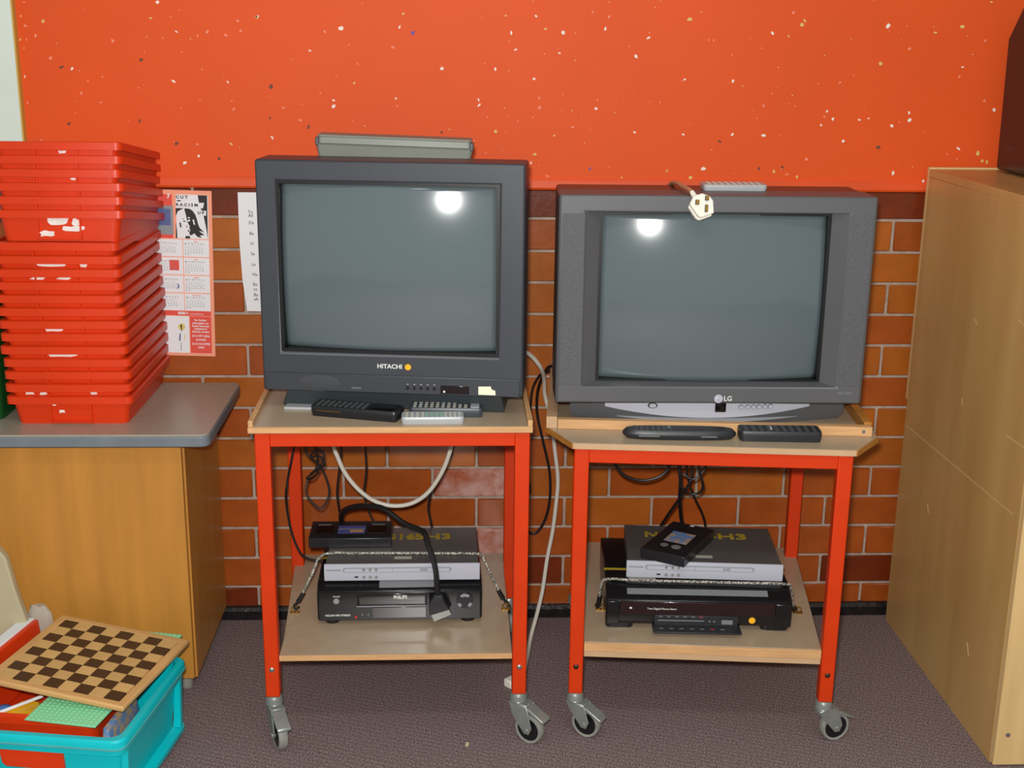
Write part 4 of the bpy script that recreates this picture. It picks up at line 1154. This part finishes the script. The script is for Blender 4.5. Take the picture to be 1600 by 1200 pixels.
G().loft([cr(HX - .028, HY - .028, 0.022), cr(HX - .006, HY - .006, 0.020), cr(HX - .006, HY - .006, 0.030), cr(HX - .026, HY - .026, 0.034)], closed=True).build('base_flange', 'turquoise', CR, smooth=True)
for s in (-1, 1):
    for y in (-HY + 0.035, HY - 0.035):
        G().prism([(s * (HX - .024), 0.034), (s * (HX - .008), 0.034), (s * (HX - .004), 0.148), (s * (HX - .016), 0.148)], 'y', y - 0.006, y + 0.006).build('rib', 'turquoise', CR)
G().prism([(-0.035, 0.105), (0.080, 0.105), (0.080, 0.142), (-0.048, 0.142), (-0.044, 0.112)], 'y', -HY + 0.0102, -HY + 0.022).build('handle_slot', 'red_plastic', CR, 0.001)

# red tray of toys inside the crate
IT = thing('toy_tray', 'red plastic tray of small toys sitting inside the turquoise crate', 'tray', (-0.845, -0.690, 0.078), -0.150)
G().loft([cr(0.146, 0.096, -0.0725), cr(0.165, 0.116, 0.105), cr(0.161, 0.112, 0.105), cr(0.154, 0.104, 0.040)]).build('body', 'red_plastic', IT, smooth=True)
G().loft([cr(0.162, 0.113, 0.092), cr(0.170, 0.122, 0.090), cr(0.170, 0.122, 0.106), cr(0.161, 0.112, 0.108)], closed=True).build('rim', 'red_plastic', IT, smooth=True)

BP = thing('studded_base_plate', 'mint green studded base plate sticking out from under the chessboard', 'base plate', (-0.716, -0.655, 0.1865), -0.22)
box('plate', 'mint', BP, -0.073, 0.073, -0.195, 0.195, 0.0, 0.003, 0.0005)
g = G()
for i in range(14):
    for j in range(38):
        x, y = -0.0675 + i * 0.01038, -0.190 + j * 0.01027
        g.add([(x + 0.003 * math.cos(a), y + 0.003 * math.sin(a), z) for z in (0.0025, 0.0050) for a in (0, PI / 3, 2 * PI / 3, PI, 4 * PI / 3, 5 * PI / 3)],
              [(0, 1, 7, 6), (1, 2, 8, 7), (2, 3, 9, 8), (3, 4, 10, 9), (4, 5, 11, 10), (5, 0, 6, 11), (6, 7, 8, 9, 10, 11)])
stuff(g.build('studs', 'mint', BP))

CH = thing('chessboard', 'wooden chessboard with rounded border lying across the turquoise crate', 'chessboard', (-0.7550, -0.6400, 0.2070), rot=(-0.012, 0.101, -0.232))
HB = 0.149
G().ring((-HB, HB, -HB, HB), (-0.1295, 0.1295, -0.1295, 0.1295), -0.0125, 0.0).build('border', 'chess_border', CH, 0.004, 3, rot=(-PI / 2, 0, 0))
box('backing', 'chess_border', CH, -0.130, 0.130, -0.130, 0.130, 0.0, 0.006)
sq = {}
S = 0.259 / 8
for i in range(8):
    for j in range(8):
        k = 'chess_dark' if (i + j) % 2 == 1 else 'chess_light'
        if k not in sq:
            sq[k] = o = G().box(-S / 2 + .0002, S / 2 - .0002, -S / 2 + .0002, S / 2 - .0002, 0.006, 0.0120).build('square', k, CH)
        else:
            o = sq[k].copy()
            C.objects.link(o)
        o.location = ((i - 3.5) * S, (j - 3.5) * S, 0)

def toy(name, m, label, g, bevel=0.0):
    o = tag(g.build(name, m, None, bevel, 2, smooth=True), label, 'toy', 'toys in the red tray')
    o.location.z = 0.008
    return o
toy('toy_piece', 'toy_yellow', 'chunky yellow plastic toy in the red tray', G().prism([(-0.910, -0.772), (-0.846, -0.782), (-0.828, -0.732), (-0.840, -0.706), (-0.880, -0.702)], 'z', 0.110, 0.152), 0.006)
toy('toy_piece', 'toy_blue', 'blue rounded toy beside the chunky yellow toy in the red tray', G().ball((-0.905, -0.732, 0.134), 0.022, 8))
toy('toy_piece', 'toy_red', 'small glossy red toy ball in the red tray', G().ball((-0.828, -0.752, 0.127), 0.014, 8))
toy('toy_piece', 'toy_black', 'shiny black toy ball beside the mint studded plate', G().ball((-0.806, -0.742, 0.131), 0.019, 8))
toy('toy_piece', 'toy_grey', 'pale grey plastic toy figure piece between yellow and black toys', G().prism([(-0.838, -0.765), (-0.820, -0.760), (-0.806, -0.735), (-0.826, -0.722), (-0.840, -0.742)], 'z', 0.110, 0.142), 0.005)
toy('toy_piece', 'toy_yellow', 'tiny yellow toy block near the front wall of the red tray', G().box(-0.836, -0.820, -0.776, -0.762, 0.110, 0.138), 0.002)
toy('toy_piece', 'mint', 'tiny pale green toy block near the front wall of the red tray', G().box(-0.812, -0.790, -0.780, -0.764, 0.110, 0.134), 0.002)
toy('toy_stick', 'paper_white', 'thin white stick lying across the yellow toy', G().cyl((-0.935, -0.790, 0.156), (-0.838, -0.700, 0.158), 0.0035, n=8))

PK = thing('toy_packet', 'clear patterned packet wedged between the red tray and the crate side', 'packet', (-0.6640, -0.7750, 0.090), -0.15)
G().loft([rrect(0.004, 0.060, 0.003, -0.084), rrect(0.006, 0.070, 0.004, 0.0), rrect(0.010, 0.074, 0.006, 0.04), rrect(0.006, 0.068, 0.004, 0.082)]).build('packet', 'vhs_label', PK, smooth=True)

BK = thing('game_box', 'red box with white top edge leaning in the crate beside the chessboard', 'box', (-0.935, -0.600, 0.120), rot=(0.0, -0.10, -0.22))
box('shell', 'red_plastic', BK, -0.022, 0.022, -0.125, 0.105, 0.0, 0.118, 0.003)
box('white_edge', 'paper_white', BK, -0.015, 0.013, -0.124, 0.104, 0.1175, 0.1215, 0.001)
PB = thing('plastic_bag', 'crumpled pale clear plastic bag behind the red game box', 'bag', (-0.905, -0.485, 0.14))
G().loft([[(0.03 * math.cos(2 * PI * i / 10) * k + random.uniform(-.004, .004), 0.012 * math.sin(2 * PI * i / 10) * k, z + random.uniform(-.004, .004)) for i in range(10)] for k, z in ((0.5, -0.13), (1.0, 0.0), (1.05, 0.04), (0.95, 0.08), (0.8, 0.11), (0.45, 0.125))]).build('bag', 'clear_plastic', PB, smooth=True)
CB = thing('leaning_board', 'cream board leaning in the crate against the desk cupboard', 'board', (-1.042, -0.520, 0.138), rot=(-0.12, 0.0, 0.0))
G().prism([(-0.10, -0.132), (0.10, -0.132), (0.135, 0.0), (0.122, 0.10), (0.100, 0.175), (0.084, 0.245), (0.062, 0.275), (-0.10, 0.275)], 'y', -0.012, 0.012).build('panel', 'cream_board', CB, 0.004)

tag(G().prism([(0.018, -0.636), (0.024, -0.634), (0.026, -0.626), (0.019, -0.624)], 'z', 0.0, 0.004).build('paper_scrap', 'floor_scrap', None), 'tiny pale scrap lying on the carpet in front of the trolleys', 'scrap')
